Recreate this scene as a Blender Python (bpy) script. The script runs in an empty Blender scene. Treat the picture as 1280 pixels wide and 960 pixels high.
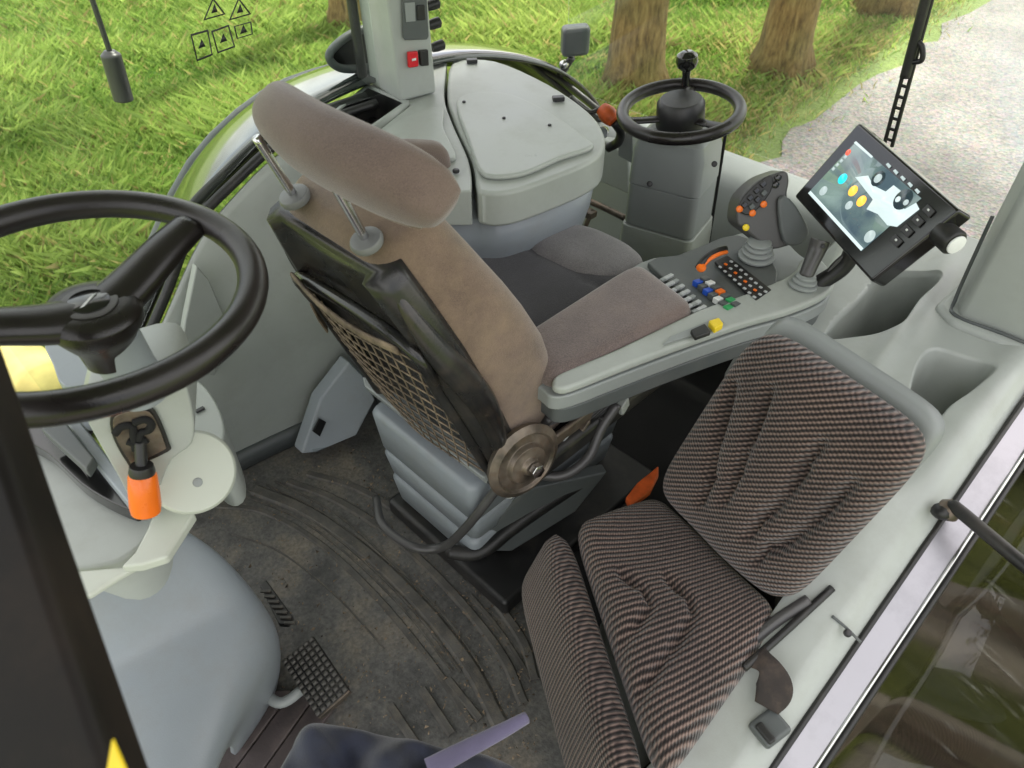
import bpy, math, random
import numpy as np
from mathutils import Vector, Matrix
from mathutils.geometry import delaunay_2d_cdt
random.seed(7); rng = np.random.default_rng(7)
scn = bpy.context.scene; COL = scn.collection
R = math.radians

# ------------------------------------------------------------------ camera, sky, sun, exposure
CAM_Z, PITCH, AZ, FPX = 1.42, R(42), R(45), 924.0
cd = bpy.data.cameras.new('camera'); cam = bpy.data.objects.new('camera', cd); COL.objects.link(cam)
cd.sensor_width = 36; cd.lens = 36 * FPX / 1280; cd.clip_start = .02; cd.clip_end = 2000
cam.location = (0, 0, CAM_Z); cam.rotation_euler = (R(90) - PITCH, 0, AZ - R(90))
cd.dof.use_dof = True; cd.dof.focus_distance = 1.45; cd.dof.aperture_fstop = 6.5
scn.camera = cam
SUN_EL, SUN_AZ = R(60), R(12)           # direction towards the sun, measured from +X to +Y
w = bpy.data.worlds.new('World'); scn.world = w; w.use_nodes = True
nt = w.node_tree; bg = nt.nodes['Background']
sky = nt.nodes.new('ShaderNodeTexSky'); sky.sky_type = 'NISHITA'; sky.sun_disc = False
sky.sun_elevation = SUN_EL; sky.sun_rotation = R(90) - SUN_AZ; sky.dust_density = 4.0; sky.ozone_density = .2; sky.air_density = .7
tcw = nt.nodes.new('ShaderNodeTexCoord'); cln = nt.nodes.new('ShaderNodeTexNoise'); cln.inputs['Scale'].default_value = 2.2; cln.inputs['Detail'].default_value = 7.0; cln.inputs['Roughness'].default_value = .6
nt.links.new(tcw.outputs['Generated'], cln.inputs['Vector']); clr = nt.nodes.new('ShaderNodeValToRGB'); clr.color_ramp.elements[0].position = .40; clr.color_ramp.elements[1].position = .58
clr.color_ramp.elements[0].color = (.25, .25, .25, 1); clr.color_ramp.elements[1].color = (.92, .92, .92, 1)
nt.links.new(cln.outputs['Fac'], clr.inputs['Fac']); clm = nt.nodes.new('ShaderNodeMixRGB'); nt.links.new(clr.outputs[0], clm.inputs['Fac']); nt.links.new(sky.outputs[0], clm.inputs['Color1']); clm.inputs['Color2'].default_value = (8.6, 8.4, 8.0, 1)
nt.links.new(clm.outputs[0], bg.inputs[0]); bg.inputs[1].default_value = .10
sl = bpy.data.lights.new('sun', 'SUN'); sl.energy = 4.8; sl.angle = R(6); sl.color = (1, .95, .86)
so = bpy.data.objects.new('sun', sl); COL.objects.link(so)
sd = Vector((math.cos(SUN_EL) * math.cos(SUN_AZ), math.cos(SUN_EL) * math.sin(SUN_AZ), math.sin(SUN_EL)))
so.rotation_euler = sd.to_track_quat('Z', 'Y').to_euler(); so.location = sd * 30
vs = scn.view_settings; vs.view_transform = 'Standard'; vs.look = 'None'; vs.gamma = 1; vs.use_curve_mapping = False
vs.exposure = 1.6

# ------------------------------------------------------------------ point helpers
_h = Vector((math.cos(AZ), math.sin(AZ), 0)); _r = Vector((math.sin(AZ), -math.cos(AZ), 0)); _z = Vector((0, 0, 1))
_f = math.cos(PITCH) * _h - math.sin(PITCH) * _z; _u = math.sin(PITCH) * _h + math.cos(PITCH) * _z
def S(px, py, x=None, y=None, z=None, d=None, pl=None):
    v = _f + _r * ((px - 640) / FPX) + _u * ((480 - py) / FPX); o = Vector((0, 0, CAM_Z))
    if d is not None: t = d
    elif x is not None: t = x / v.x
    elif y is not None: t = y / v.y
    elif z is not None: t = (z - CAM_Z) / v.z
    else: t = (pl[0] - o).dot(pl[1]) / v.dot(pl[1])
    return o + v * t
def V(*a): return Vector(a)
def lerp(a, b, t): return a + (b - a) * t
def interp(x, xs, ys): return float(np.interp(x, xs, ys))
def smooth(pts, n=8, closed=False):
    pts = [Vector(p) for p in pts]; N = len(pts); out = []
    for i in range(N if closed else N - 1):
        p1, p2 = pts[i], pts[(i + 1) % N]
        p0 = pts[i - 1] if (closed or i > 0) else p1 * 2 - p2
        p3 = pts[(i + 2) % N] if (closed or i < N - 2) else p2 * 2 - p1
        for k in range(n):
            t = k / n
            out.append(.5 * ((2 * p1) + (p2 - p0) * t + (2 * p0 - 5 * p1 + 4 * p2 - p3) * t * t + (3 * p1 - p0 - 3 * p2 + p3) * t ** 3))
    if not closed: out.append(pts[-1])
    return out

# ------------------------------------------------------------------ materials
MATS = {}
def nodes(name):
    m = bpy.data.materials.new(name); m.use_nodes = True; MATS[name] = m
    t = m.node_tree; return m, t, t.nodes, t.links, t.nodes['Principled BSDF']
def N(ns, kind, **k):
    n = ns.new('ShaderNode' + kind)
    for a, b in k.items():
        if a.startswith('i_'):
            key = a[2:]; key = int(key) if key.isdigit() else key.replace('_', ' ')
            n.inputs[key].default_value = b
        else: setattr(n, a, b)
    return n
def ramp(ns, stops):
    n = ns.new('ShaderNodeValToRGB'); e = n.color_ramp.elements
    while len(e) < len(stops): e.new(.5)
    for el, (p, c) in zip(e, stops): el.position = p; el.color = (*c, 1) if len(c) == 3 else c
    return n
def solid(name, col, rough=.5, var=.06, scale=6, grain=900, bump=.05, metal=0, dirt=None, dirt_amt=.35, dirt_scale=5, coat=0, sheen=0, spec=.5):
    m, t, ns, L, b = nodes(name)
    tc = N(ns, 'TexCoord'); n1 = N(ns, 'TexNoise', i_Scale=scale, i_Detail=5.0); L.new(tc.outputs['Object'], n1.inputs['Vector'])
    c0 = [max(0, c * (1 - var * 2)) for c in col]; c1 = [min(1, c * (1 + var * 2)) for c in col]
    rp = ramp(ns, [(.3, c0), (.7, c1)]); L.new(n1.outputs['Fac'], rp.inputs['Fac']); out = rp.outputs['Color']
    if dirt:
        n3 = N(ns, 'TexNoise', i_Scale=dirt_scale, i_Detail=9.0, i_Roughness=.72); L.new(tc.outputs['Object'], n3.inputs['Vector'])
        rd = ramp(ns, [(.48, (0, 0, 0)), (.72, (dirt_amt,) * 3)]); L.new(n3.outputs['Fac'], rd.inputs['Fac'])
        mx = N(ns, 'MixRGB'); L.new(rd.outputs['Color'], mx.inputs['Fac']); L.new(out, mx.inputs['Color1']); mx.inputs['Color2'].default_value = (*dirt, 1); out = mx.outputs['Color']
    L.new(out, b.inputs['Base Color'])
    n2 = N(ns, 'TexNoise', i_Scale=grain, i_Detail=2.0); L.new(tc.outputs['Object'], n2.inputs['Vector'])
    bp = N(ns, 'Bump', i_Strength=bump, i_Distance=.002); L.new(n2.outputs['Fac'], bp.inputs['Height']); L.new(bp.outputs['Normal'], b.inputs['Normal'])
    rr = ramp(ns, [(.3, (max(.03, rough - .08),) * 3), (.7, (min(1, rough + .1),) * 3)]); L.new(n1.outputs['Fac'], rr.inputs['Fac']); L.new(rr.outputs['Color'], b.inputs['Roughness'])
    b.inputs['Metallic'].default_value = metal; b.inputs['Coat Weight'].default_value = coat; b.inputs['Coat Roughness'].default_value = .08
    b.inputs['Sheen Weight'].default_value = sheen; b.inputs['Specular IOR Level'].default_value = spec
    return m
solid('trim_light', (.37, .395, .37), .40, .04, 5, 500, .10, dirt=(.22, .215, .18), dirt_amt=.28, dirt_scale=9)
solid('trim_blue', (.265, .295, .32), .38, .05, 5, 500, .10, dirt=(.19, .18, .155), dirt_amt=.35, dirt_scale=10)
solid('trim_mid', (.26, .28, .275), .42, .04, 4, 700, .06, dirt=(.3, .29, .26), dirt_amt=.15)
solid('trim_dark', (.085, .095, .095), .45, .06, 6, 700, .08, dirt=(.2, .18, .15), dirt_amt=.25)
solid('trim_white', (.50, .53, .46), .45, .03, 4, 700, .05, dirt=(.4, .38, .32), dirt_amt=.2)
solid('black_plastic', (.014, .014, .014), .42, .2, 8, 900, .08, dirt=(.12, .1, .08), dirt_amt=.25, dirt_scale=14)
solid('wheel_rubber', (.014, .0115, .011), .30, .15, 10, 500, .10, spec=.5)
solid('black_gloss', (.008, .008, .008), .14, .1, 5, 300, .0, coat=.4)
solid('gunmetal', (.07, .068, .068), .35, .12, 9, 600, .05, metal=.2)
solid('shell_black', (.016, .016, .016), .26, .2, 7, 300, .05, dirt=(.16, .12, .085), dirt_amt=.22, dirt_scale=12)
solid('dirty_steel', (.15, .125, .10), .42, .35, 24, 300, .2, metal=.6, dirt=(.16, .10, .06), dirt_amt=.75, dirt_scale=28)
solid('net_cord', (.17, .13, .09), .8, .35, 30, 400, .2, dirt=(.06, .05, .04), dirt_amt=.8, dirt_scale=18)
solid('chrome', (.62, .62, .63), .16, .05, 12, 200, .02, metal=1)
solid('alu', (.36, .355, .385), .38, .05, 3, 300, .05, metal=1, dirt=(.10, .11, .11), dirt_amt=.35, dirt_scale=5)
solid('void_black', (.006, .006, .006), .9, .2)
solid('orange', (.85, .17, .012), .32, .05, 20, 300, .03)
solid('orange_dirty', (.6, .10, .015), .5, .2, 30, 300, .1)
solid('yellow', (.85, .62, .02), .4, .06, 20, 300, .03)
solid('red', (.62, .01, .02), .3, .05, 20)
solid('blue_key', (.02, .09, .5), .35, .05, 20)
solid('green_key', (.03, .33, .10), .35, .05, 20)
solid('white_key', (.72, .74, .72), .4, .05, 20)
solid('dirt_crumb', (.16, .12, .08), .9, .5, 60, 300, .3)
solid('navy_cloth', (.010, .013, .026), .9, .3, 22, 700, .4, sheen=.3)
solid('lilac_cloth', (.10, .088, .15), .9, .1, 15, 700, .3, sheen=.3)
solid('post_paint', (.008, .006, .005), .55, .4, 5, 200, .05, dirt=(.03, .02, .014), dirt_amt=.6, dirt_scale=4, spec=.2)
def bark_mat():
    m, t, ns, L, b = nodes('bark'); tc = N(ns, 'TexCoord'); mp = N(ns, 'Mapping'); mp.inputs['Scale'].default_value = (1, 1, .22); L.new(tc.outputs['Object'], mp.inputs['Vector'])
    n1 = N(ns, 'TexNoise', i_Scale=26.0, i_Detail=8.0, i_Roughness=.7); n2 = N(ns, 'TexNoise', i_Scale=3.0, i_Detail=6.0); L.new(mp.outputs[0], n1.inputs['Vector']); L.new(tc.outputs['Object'], n2.inputs['Vector'])
    rp = ramp(ns, [(.32, (.075, .05, .022)), (.5, (.21, .15, .065)), (.68, (.34, .26, .12))]); L.new(n1.outputs['Fac'], rp.inputs['Fac'])
    r2 = ramp(ns, [(.35, (.75, .78, .6)), (.65, (1.15, 1.0, .8))]); L.new(n2.outputs['Fac'], r2.inputs['Fac']); mx = N(ns, 'MixRGB', blend_type='MULTIPLY', i_Fac=.9); L.new(rp.outputs[0], mx.inputs[1]); L.new(r2.outputs[0], mx.inputs[2]); L.new(mx.outputs[0], b.inputs['Base Color']); b.inputs['Roughness'].default_value = .95
    bp = N(ns, 'Bump', i_Strength=.9, i_Distance=.03); L.new(n1.outputs['Fac'], bp.inputs['Height']); L.new(bp.outputs['Normal'], b.inputs['Normal'])
bark_mat()
solid('wood_log', (.55, .47, .16), .7, .15, 6, 60, .3)
solid('leaf', (.10, .17, .03), .6, .4, 3)
solid('lever_grey', (.075, .074, .073), .42)
solid('key_grey', (.42, .44, .44), .45)
solid('belt_web', (.030, .022, .018), .75, .3, 30, 900, .5, dirt=(.12, .085, .06), dirt_amt=.4, dirt_scale=30)
solid('collar_grey', (.16, .165, .165), .4)
solid('screw', (.02, .02, .022), .4)
solid('fender_paint', (.012, .016, .016), .10, .3, 4, 100, .0, dirt=(.08, .09, .085), dirt_amt=.25, dirt_scale=4, coat=.8)

def fabric(name, col, scale=800, sheen=.35, dirt=None, var=.12):
    m, t, ns, L, b = nodes(name); tc = N(ns, 'TexCoord')
    n1 = N(ns, 'TexNoise', i_Scale=9.0, i_Detail=6.0, i_Roughness=.65); n2 = N(ns, 'TexNoise', i_Scale=float(scale), i_Detail=2.0)
    for n in (n1, n2): L.new(tc.outputs['Object'], n.inputs['Vector'])
    rp = ramp(ns, [(.28, [c * (1 - var * 1.6) for c in col]), (.72, [c * (1 + var * 1.6) for c in col])]); L.new(n1.outputs['Fac'], rp.inputs['Fac'])
    mx = N(ns, 'MixRGB', blend_type='OVERLAY', i_Fac=.6); L.new(rp.outputs['Color'], mx.inputs['Color1']); L.new(n2.outputs['Fac'], mx.inputs['Color2']); out = mx.outputs['Color']
    if dirt:
        n3 = N(ns, 'TexNoise', i_Scale=5.5, i_Detail=10.0, i_Roughness=.78); L.new(tc.outputs['Object'], n3.inputs['Vector'])
        rd = ramp(ns, [(.45, (0, 0, 0)), (.7, (.7, .7, .7))]); L.new(n3.outputs['Fac'], rd.inputs['Fac'])
        m2 = N(ns, 'MixRGB'); L.new(rd.outputs['Color'], m2.inputs['Fac']); L.new(out, m2.inputs['Color1']); m2.inputs['Color2'].default_value = (*dirt, 1); out = m2.outputs['Color']
    L.new(out, b.inputs['Base Color']); b.inputs['Roughness'].default_value = .88; b.inputs['Sheen Weight'].default_value = sheen; b.inputs['Sheen Roughness'].default_value = .5
    b.inputs['Specular IOR Level'].default_value = .25
    bp = N(ns, 'Bump', i_Strength=.45, i_Distance=.0015); L.new(n2.outputs['Fac'], bp.inputs['Height']); L.new(bp.outputs['Normal'], b.inputs['Normal'])
    return m
fabric('fabric_taupe', (.145, .105, .090), dirt=(.17, .125, .10))
fabric('fabric_taupe_worn', (.165, .115, .085), dirt=(.26, .19, .12), var=.2)
fabric('fabric_slate', (.050, .047, .055), 500, .25)
fabric('fabric_slate_pale', (.17, .16, .165), 500, .3)
fabric('fabric_arm', (.14, .108, .100), 420, .4, dirt=(.19, .14, .115))

def weave(name):
    m, t, ns, L, b = nodes(name); tc = N(ns, 'TexCoord'); mp = N(ns, 'Mapping'); mp.inputs['Rotation'].default_value = (0, 0, 0)
    L.new(tc.outputs['UV'], mp.inputs['Vector'])
    sx = N(ns, 'SeparateXYZ'); L.new(mp.outputs['Vector'], sx.inputs[0])
    nz = N(ns, 'TexNoise', i_Scale=60.0, i_Detail=2.0); L.new(mp.outputs['Vector'], nz.inputs['Vector'])
    nf = N(ns, 'TexNoise', i_Scale=330.0, i_Detail=2.0); L.new(mp.outputs['Vector'], nf.inputs['Vector'])
    def mth(op, a, bb=None):
        n = N(ns, 'Math', operation=op)
        for i, q in enumerate((a, bb)):
            if q is None: continue
            if isinstance(q, (int, float)): n.inputs[i].default_value = q
            else: L.new(q, n.inputs[i])
        return n.outputs[0]
    P1 = 2 * math.pi / .0078; P2 = 2 * math.pi / .0056
    rowc = mth('MULTIPLY', sx.outputs['Y'], P1); rows = mth('SINE', mth('ADD', rowc, mth('MULTIPLY', nz.outputs['Fac'], 1.4)))
    colp = mth('ADD', mth('MULTIPLY', sx.outputs['X'], P2), mth('MULTIPLY', sx.outputs['Y'], P2 * .36))
    cols = mth('SINE', mth('ADD', colp, mth('MULTIPLY', nz.outputs['Fac'], 2.2)))
    hgt = mth('ADD', mth('ADD', mth('MULTIPLY', rows, .66), mth('MULTIPLY', cols, .26)), mth('MULTIPLY', mth('SUBTRACT', nf.outputs['Fac'], .5), 1.0))
    n1 = N(ns, 'TexNoise', i_Scale=7.0, i_Detail=5.0); L.new(tc.outputs['Object'], n1.inputs['Vector'])
    rp = ramp(ns, [(0.18, (.010, .008, .008)), (.5, (.052, .037, .034)), (.85, (.21, .158, .140))])
    fac = mth('ADD', mth('MULTIPLY', hgt, .5), .46); L.new(fac, rp.inputs['Fac'])
    mx = N(ns, 'MixRGB', blend_type='MULTIPLY', i_Fac=.6); L.new(rp.outputs['Color'], mx.inputs['Color1'])
    r2 = ramp(ns, [(.3, (.62, .58, .56)), (.7, (1.35, 1.22, 1.1))]); L.new(n1.outputs['Fac'], r2.inputs['Fac']); L.new(r2.outputs['Color'], mx.inputs['Color2'])
    L.new(mx.outputs['Color'], b.inputs['Base Color']); b.inputs['Roughness'].default_value = .9; b.inputs['Specular IOR Level'].default_value = .2; b.inputs['Sheen Weight'].default_value = .25
    bp = N(ns, 'Bump', i_Strength=.8, i_Distance=.0022); L.new(hgt, bp.inputs['Height']); L.new(bp.outputs['Normal'], b.inputs['Normal'])
weave('fabric_weave')

def rubber_floor():
    m, t, ns, L, b = nodes('rubber_mat'); tc = N(ns, 'TexCoord')
    n1 = N(ns, 'TexNoise', i_Scale=7.0, i_Detail=10.0, i_Roughness=.7); n2 = N(ns, 'TexNoise', i_Scale=140.0, i_Detail=4.0); n3 = N(ns, 'TexVoronoi', i_Scale=190.0)
    for n in (n1, n2, n3): L.new(tc.outputs['Object'], n.inputs['Vector'])
    rp = ramp(ns, [(.30, (.034, .034, .034)), (.50, (.10, .097, .090)), (.72, (.20, .17, .13))]); L.new(n1.outputs['Fac'], rp.inputs['Fac'])
    mx = N(ns, 'MixRGB', blend_type='OVERLAY', i_Fac=.7); L.new(rp.outputs['Color'], mx.inputs['Color1']); L.new(n2.outputs['Fac'], mx.inputs['Color2'])
    L.new(mx.outputs['Color'], b.inputs['Base Color']); b.inputs['Roughness'].default_value = .62
    bp = N(ns, 'Bump', i_Strength=.5, i_Distance=.003); L.new(n2.outputs['Fac'], bp.inputs['Height']); L.new(bp.outputs['Normal'], b.inputs['Normal'])
rubber_floor()
solid('rib_rubber', (.075, .071, .064), .6, .2, 16, 200, .4, dirt=(.19, .155, .11), dirt_amt=.5, dirt_scale=40)
solid('step_board', (.075, .060, .058), .6, .2, 10, 150, .3, dirt=(.14, .11, .09), dirt_amt=.6, dirt_scale=16)

def glass(name, tint=(1, 1, 1), refl=1.0, smear=0):
    m, t, ns, L, b = nodes(name); ns.remove(b); out = ns['Material Output']
    tr = N(ns, 'BsdfTransparent'); tr.inputs[0].default_value = (*tint, 1); gl = N(ns, 'BsdfGlossy', i_Roughness=.02)
    fr = N(ns, 'Fresnel', i_IOR=1.35); mt = N(ns, 'Math', operation='MULTIPLY', use_clamp=True); L.new(fr.outputs[0], mt.inputs[0]); mt.inputs[1].default_value = refl
    mx = N(ns, 'MixShader'); L.new(mt.outputs[0], mx.inputs[0]); L.new(tr.outputs[0], mx.inputs[1]); L.new(gl.outputs[0], mx.inputs[2]); fin = mx.outputs[0]
    if smear:
        tc = N(ns, 'TexCoord'); mp = N(ns, 'Mapping'); mp.inputs['Scale'].default_value = (60, 7, 7); mp.inputs['Rotation'].default_value = (0, 0, R(8)); L.new(tc.outputs['Object'], mp.inputs['Vector'])
        n1 = N(ns, 'TexNoise', i_Scale=1.0, i_Detail=4.0); L.new(mp.outputs[0], n1.inputs['Vector'])
        n2 = N(ns, 'TexNoise', i_Scale=5.0, i_Detail=2.0); L.new(tc.outputs['Object'], n2.inputs['Vector'])
        r1 = ramp(ns, [(.60, (0, 0, 0)), (.70, (1, 1, 1))]); r2 = ramp(ns, [(.52, (.04, .04, .04)), (.66, (1, 1, 1))]); L.new(n1.outputs['Fac'], r1.inputs['Fac']); L.new(n2.outputs['Fac'], r2.inputs['Fac'])
        mm = N(ns, 'MixRGB', blend_type='MULTIPLY', i_Fac=1.0); L.new(r1.outputs[0], mm.inputs[1]); L.new(r2.outputs[0], mm.inputs[2])
        ms = N(ns, 'Math', operation='MULTIPLY'); L.new(mm.outputs[0], ms.inputs[0]); ms.inputs[1].default_value = smear
        df = N(ns, 'BsdfDiffuse'); df.inputs[0].default_value = (.55, .55, .5, 1)
        m2 = N(ns, 'MixShader'); L.new(ms.outputs[0], m2.inputs[0]); L.new(fin, m2.inputs[1]); L.new(df.outputs[0], m2.inputs[2]); fin = m2.outputs[0]
    L.new(fin, out.inputs['Surface'])
glass('clear_glass', (.95, .98, .96), .22)
glass('tinted_glass', (.32, .30, .26), 1.6, smear=.75)

def emit(name, col, s, rough=.15):
    m, t, ns, L, b = nodes(name); b.inputs['Base Color'].default_value = (*[c * .3 for c in col], 1); b.inputs['Roughness'].default_value = rough
    b.inputs['Emission Color'].default_value = (*col, 1); b.inputs['Emission Strength'].default_value = s
def screen_mat():
    m, t, ns, L, b = nodes('screen_lit'); tc = N(ns, 'TexCoord'); n1 = N(ns, 'TexNoise', i_Scale=14.0, i_Detail=3.0); L.new(tc.outputs['Object'], n1.inputs['Vector'])
    rp = ramp(ns, [(.35, (.05, .08, .10)), (.65, (.13, .19, .17))]); L.new(n1.outputs['Fac'], rp.inputs['Fac'])
    L.new(rp.outputs[0], b.inputs['Emission Color']); b.inputs['Emission Strength'].default_value = .55; b.inputs['Base Color'].default_value = (.01, .012, .012, 1); b.inputs['Roughness'].default_value = .06
screen_mat()
emit('ui_white', (.6, .72, .72), .4); emit('ui_cyan', (.02, .55, .75), .6); emit('ui_orange', (.95, .45, .06), .6); emit('ui_dark', (.03, .05, .06), .3)
emit('ui_red', (.75, .12, .08), .5); emit('ui_grey', (.35, .42, .42), .5)

def grass_mats():
    m, t, ns, L, b = nodes('grass_blades'); at = N(ns, 'Attribute', attribute_name='tone'); L.new(at.outputs['Color'], b.inputs['Base Color']); b.inputs['Roughness'].default_value = .55
    b.inputs['Subsurface Weight'].default_value = 0
    tl = N(ns, 'BsdfTranslucent'); L.new(at.outputs['Color'], tl.inputs[0]); mx = N(ns, 'MixShader', i_0=.4); L.new(b.outputs[0], mx.inputs[1]); L.new(tl.outputs[0], mx.inputs[2]); L.new(mx.outputs[0], ns['Material Output'].inputs['Surface'])
    m, t, ns, L, b = nodes('meadow_soil'); tc = N(ns, 'TexCoord'); n1 = N(ns, 'TexNoise', i_Scale=.9, i_Detail=9.0, i_Roughness=.7); n2 = N(ns, 'TexNoise', i_Scale=22.0, i_Detail=6.0)
    for n in (n1, n2): L.new(tc.outputs['Object'], n.inputs['Vector'])
    rp = ramp(ns, [(.3, (.055, .085, .018)), (.55, (.11, .15, .03)), (.75, (.20, .17, .07))]); L.new(n1.outputs['Fac'], rp.inputs['Fac'])
    mx = N(ns, 'MixRGB', blend_type='OVERLAY', i_Fac=.6); L.new(rp.outputs[0], mx.inputs[1]); L.new(n2.outputs['Fac'], mx.inputs[2]); L.new(mx.outputs[0], b.inputs['Base Color']); b.inputs['Roughness'].default_value = .95
    bp = N(ns, 'Bump', i_Strength=.8, i_Distance=.05); L.new(n2.outputs['Fac'], bp.inputs['Height']); L.new(bp.outputs['Normal'], b.inputs['Normal'])
    m, t, ns, L, b = nodes('gravel'); tc = N(ns, 'TexCoord'); n1 = N(ns, 'TexNoise', i_Scale=1.2, i_Detail=8.0); v1 = N(ns, 'TexVoronoi', i_Scale=38.0); n2 = N(ns, 'TexNoise', i_Scale=60.0, i_Detail=5.0)
    for n in (n1, n2, v1): L.new(tc.outputs['Object'], n.inputs['Vector'])
    rp = ramp(ns, [(.3, (.10, .080, .063)), (.7, (.165, .138, .112))]); L.new(n1.outputs['Fac'], rp.inputs['Fac'])
    mx = N(ns, 'MixRGB', blend_type='OVERLAY', i_Fac=.75); L.new(rp.outputs[0], mx.inputs[1]); L.new(n2.outputs['Fac'], mx.inputs[2])
    m3 = N(ns, 'MixRGB', blend_type='OVERLAY', i_Fac=.4); L.new(mx.outputs[0], m3.inputs[1]); L.new(v1.outputs['Color'], m3.inputs[2])
    hs = N(ns, 'HueSaturation', i_Saturation=.45); L.new(m3.outputs[0], hs.inputs['Color']); L.new(hs.outputs[0], b.inputs['Base Color']); b.inputs['Roughness'].default_value = .9
    bp = N(ns, 'Bump', i_Strength=.7, i_Distance=.02); L.new(v1.outputs['Distance'], bp.inputs['Height']); L.new(bp.outputs['Normal'], b.inputs['Normal'])
grass_mats()

# ------------------------------------------------------------------ object helpers
def thing(name, label, cat, loc=(0, 0, 0), group=None):
    o = bpy.data.objects.new(name, None); COL.objects.link(o); o.location = loc; o.empty_display_size = .05
    o['label'] = label; o['category'] = cat
    if group: o['group'] = group
    return o
def obj(name, verts, faces, mat, parent=None, smooth_=True, uv=None):
    verts = [Vector(v) for v in verts]
    c = Vector((0, 0, 0))
    if verts: 
        lo = Vector([min(v[i] for v in verts) for i in range(3)]); hi = Vector([max(v[i] for v in verts) for i in range(3)]); c = (lo + hi) / 2; c.z = lo.z
    me = bpy.data.meshes.new(name); me.from_pydata([tuple(v - c) for v in verts], [], faces); me.validate()
    if smooth_: me.polygons.foreach_set('use_smooth', [True] * len(me.polygons))
    if uv is not None:
        ul = me.uv_layers.new(name='UVMap')
        for lp in me.loops: ul.data[lp.index].uv = uv[lp.vertex_index]
    me.materials.append(MATS[mat]); o = bpy.data.objects.new(name, me); COL.objects.link(o)
    wl = c.copy()
    if parent is not None:
        o.parent = parent; q = parent; 
        while q is not None: wl -= q.location; q = q.parent
    o.location = wl
    return o
def fixn(o):
    import bmesh
    bm = bmesh.new(); bm.from_mesh(o.data); bmesh.ops.recalc_face_normals(bm, faces=bm.faces); bm.to_mesh(o.data); bm.free(); return o
def bev(o, wdt, seg=3, ang=35):
    m = o.modifiers.new('bevel', 'BEVEL'); m.width = wdt; m.segments = seg; m.limit_method = 'ANGLE'; m.angle_limit = R(ang); m.harden_normals = True; return o
def prism(name, loop, ext, mat, parent=None, b=.004, seg=3):
    loop = [Vector(p) for p in loop]; n = len(loop); ext = Vector(ext)
    vs_ = loop + [p + ext for p in loop]
    fs = [list(range(n))[::-1], list(range(n, 2 * n))] + [[i, (i + 1) % n, n + (i + 1) % n, n + i] for i in range(n)]
    o = fixn(obj(name, vs_, fs, mat, parent))
    if b: bev(o, b, seg)
    return o
def box(name, c, s, mat, parent=None, b=.004, ax=None, seg=3):
    c = Vector(c); ax = ax or (V(1, 0, 0), V(0, 1, 0), V(0, 0, 1)); h = [ax[i].normalized() * s[i] / 2 for i in range(3)]
    return prism(name, [c - h[0] - h[1] - h[2], c + h[0] - h[1] - h[2], c + h[0] + h[1] - h[2], c - h[0] + h[1] - h[2]], h[2] * 2, mat, parent, b, seg)
def loft(name, rings, mat, parent=None, caps=True, sub=0, b=0):
    n = len(rings[0]); vs_ = [p for r_ in rings for p in r_]; fs = []
    for k in range(len(rings) - 1):
        for i in range(n): fs.append([k * n + i, k * n + (i + 1) % n, (k + 1) * n + (i + 1) % n, (k + 1) * n + i])
    if caps: fs += [list(range(n))[::-1], list(range((len(rings) - 1) * n, len(rings) * n))]
    o = fixn(obj(name, vs_, fs, mat, parent))
    if b: bev(o, b)
    if sub: m = o.modifiers.new('sub', 'SUBSURF'); m.levels = sub; m.render_levels = sub
    return o
def sheet(name, rows, mat, parent=None, th=.006, sub=2, off=-1):
    n = len(rows[0]); vs_ = [p for r_ in rows for p in r_]
    fs = [[k * n + i, k * n + i + 1, (k + 1) * n + i + 1, (k + 1) * n + i] for k in range(len(rows) - 1) for i in range(n - 1)]
    o = obj(name, vs_, fs, mat, parent)
    if sub: m = o.modifiers.new('sub', 'SUBSURF'); m.levels = sub; m.render_levels = sub
    if th: m = o.modifiers.new('thick', 'SOLIDIFY'); m.thickness = th; m.offset = off
    return o
def tube(name, pts, rad, mat, parent=None, n=8, seg=10, closed=False, flat=None, raw=False):
    P = [Vector(p) for p in pts] if raw else smooth(pts, n, closed); K = len(P); rings = []
    rad_f = rad if callable(rad) else (lambda t: rad)
    up = None
    for i, p in enumerate(P):
        t = (P[(i + 1) % K] - P[i - 1]) if closed else (P[min(i + 1, K - 1)] - P[max(i - 1, 0)])
        t.normalize()
        if up is None: up = t.orthogonal() if not flat else Vector(flat)
        up = (up - t * up.dot(t)).normalized(); s = t.cross(up); r_ = rad_f(i / max(1, K - 1))
        ra, rb = r_ if isinstance(r_, tuple) else (r_, r_)
        rings.append([p + up * (ra * math.cos(a)) + s * (rb * math.sin(a)) for a in [2 * math.pi * j / seg for j in range(seg)]])
    if closed: rings.append(rings[0])
    return loft(name, rings, mat, parent, caps=not closed)
def lathe(name, prof, o_, axis, mat, parent=None, seg=32):
    o_ = Vector(o_); a = Vector(axis).normalized(); u = a.orthogonal().normalized(); v = a.cross(u)
    rings = [[o_ + a * h + (u * math.cos(t) + v * math.sin(t)) * max(r_, 1e-4) for t in [2 * math.pi * j / seg for j in range(seg)]] for r_, h in prof]
    o = loft(name, rings, mat, parent); bev(o, .001, 2, 40); return o
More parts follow.
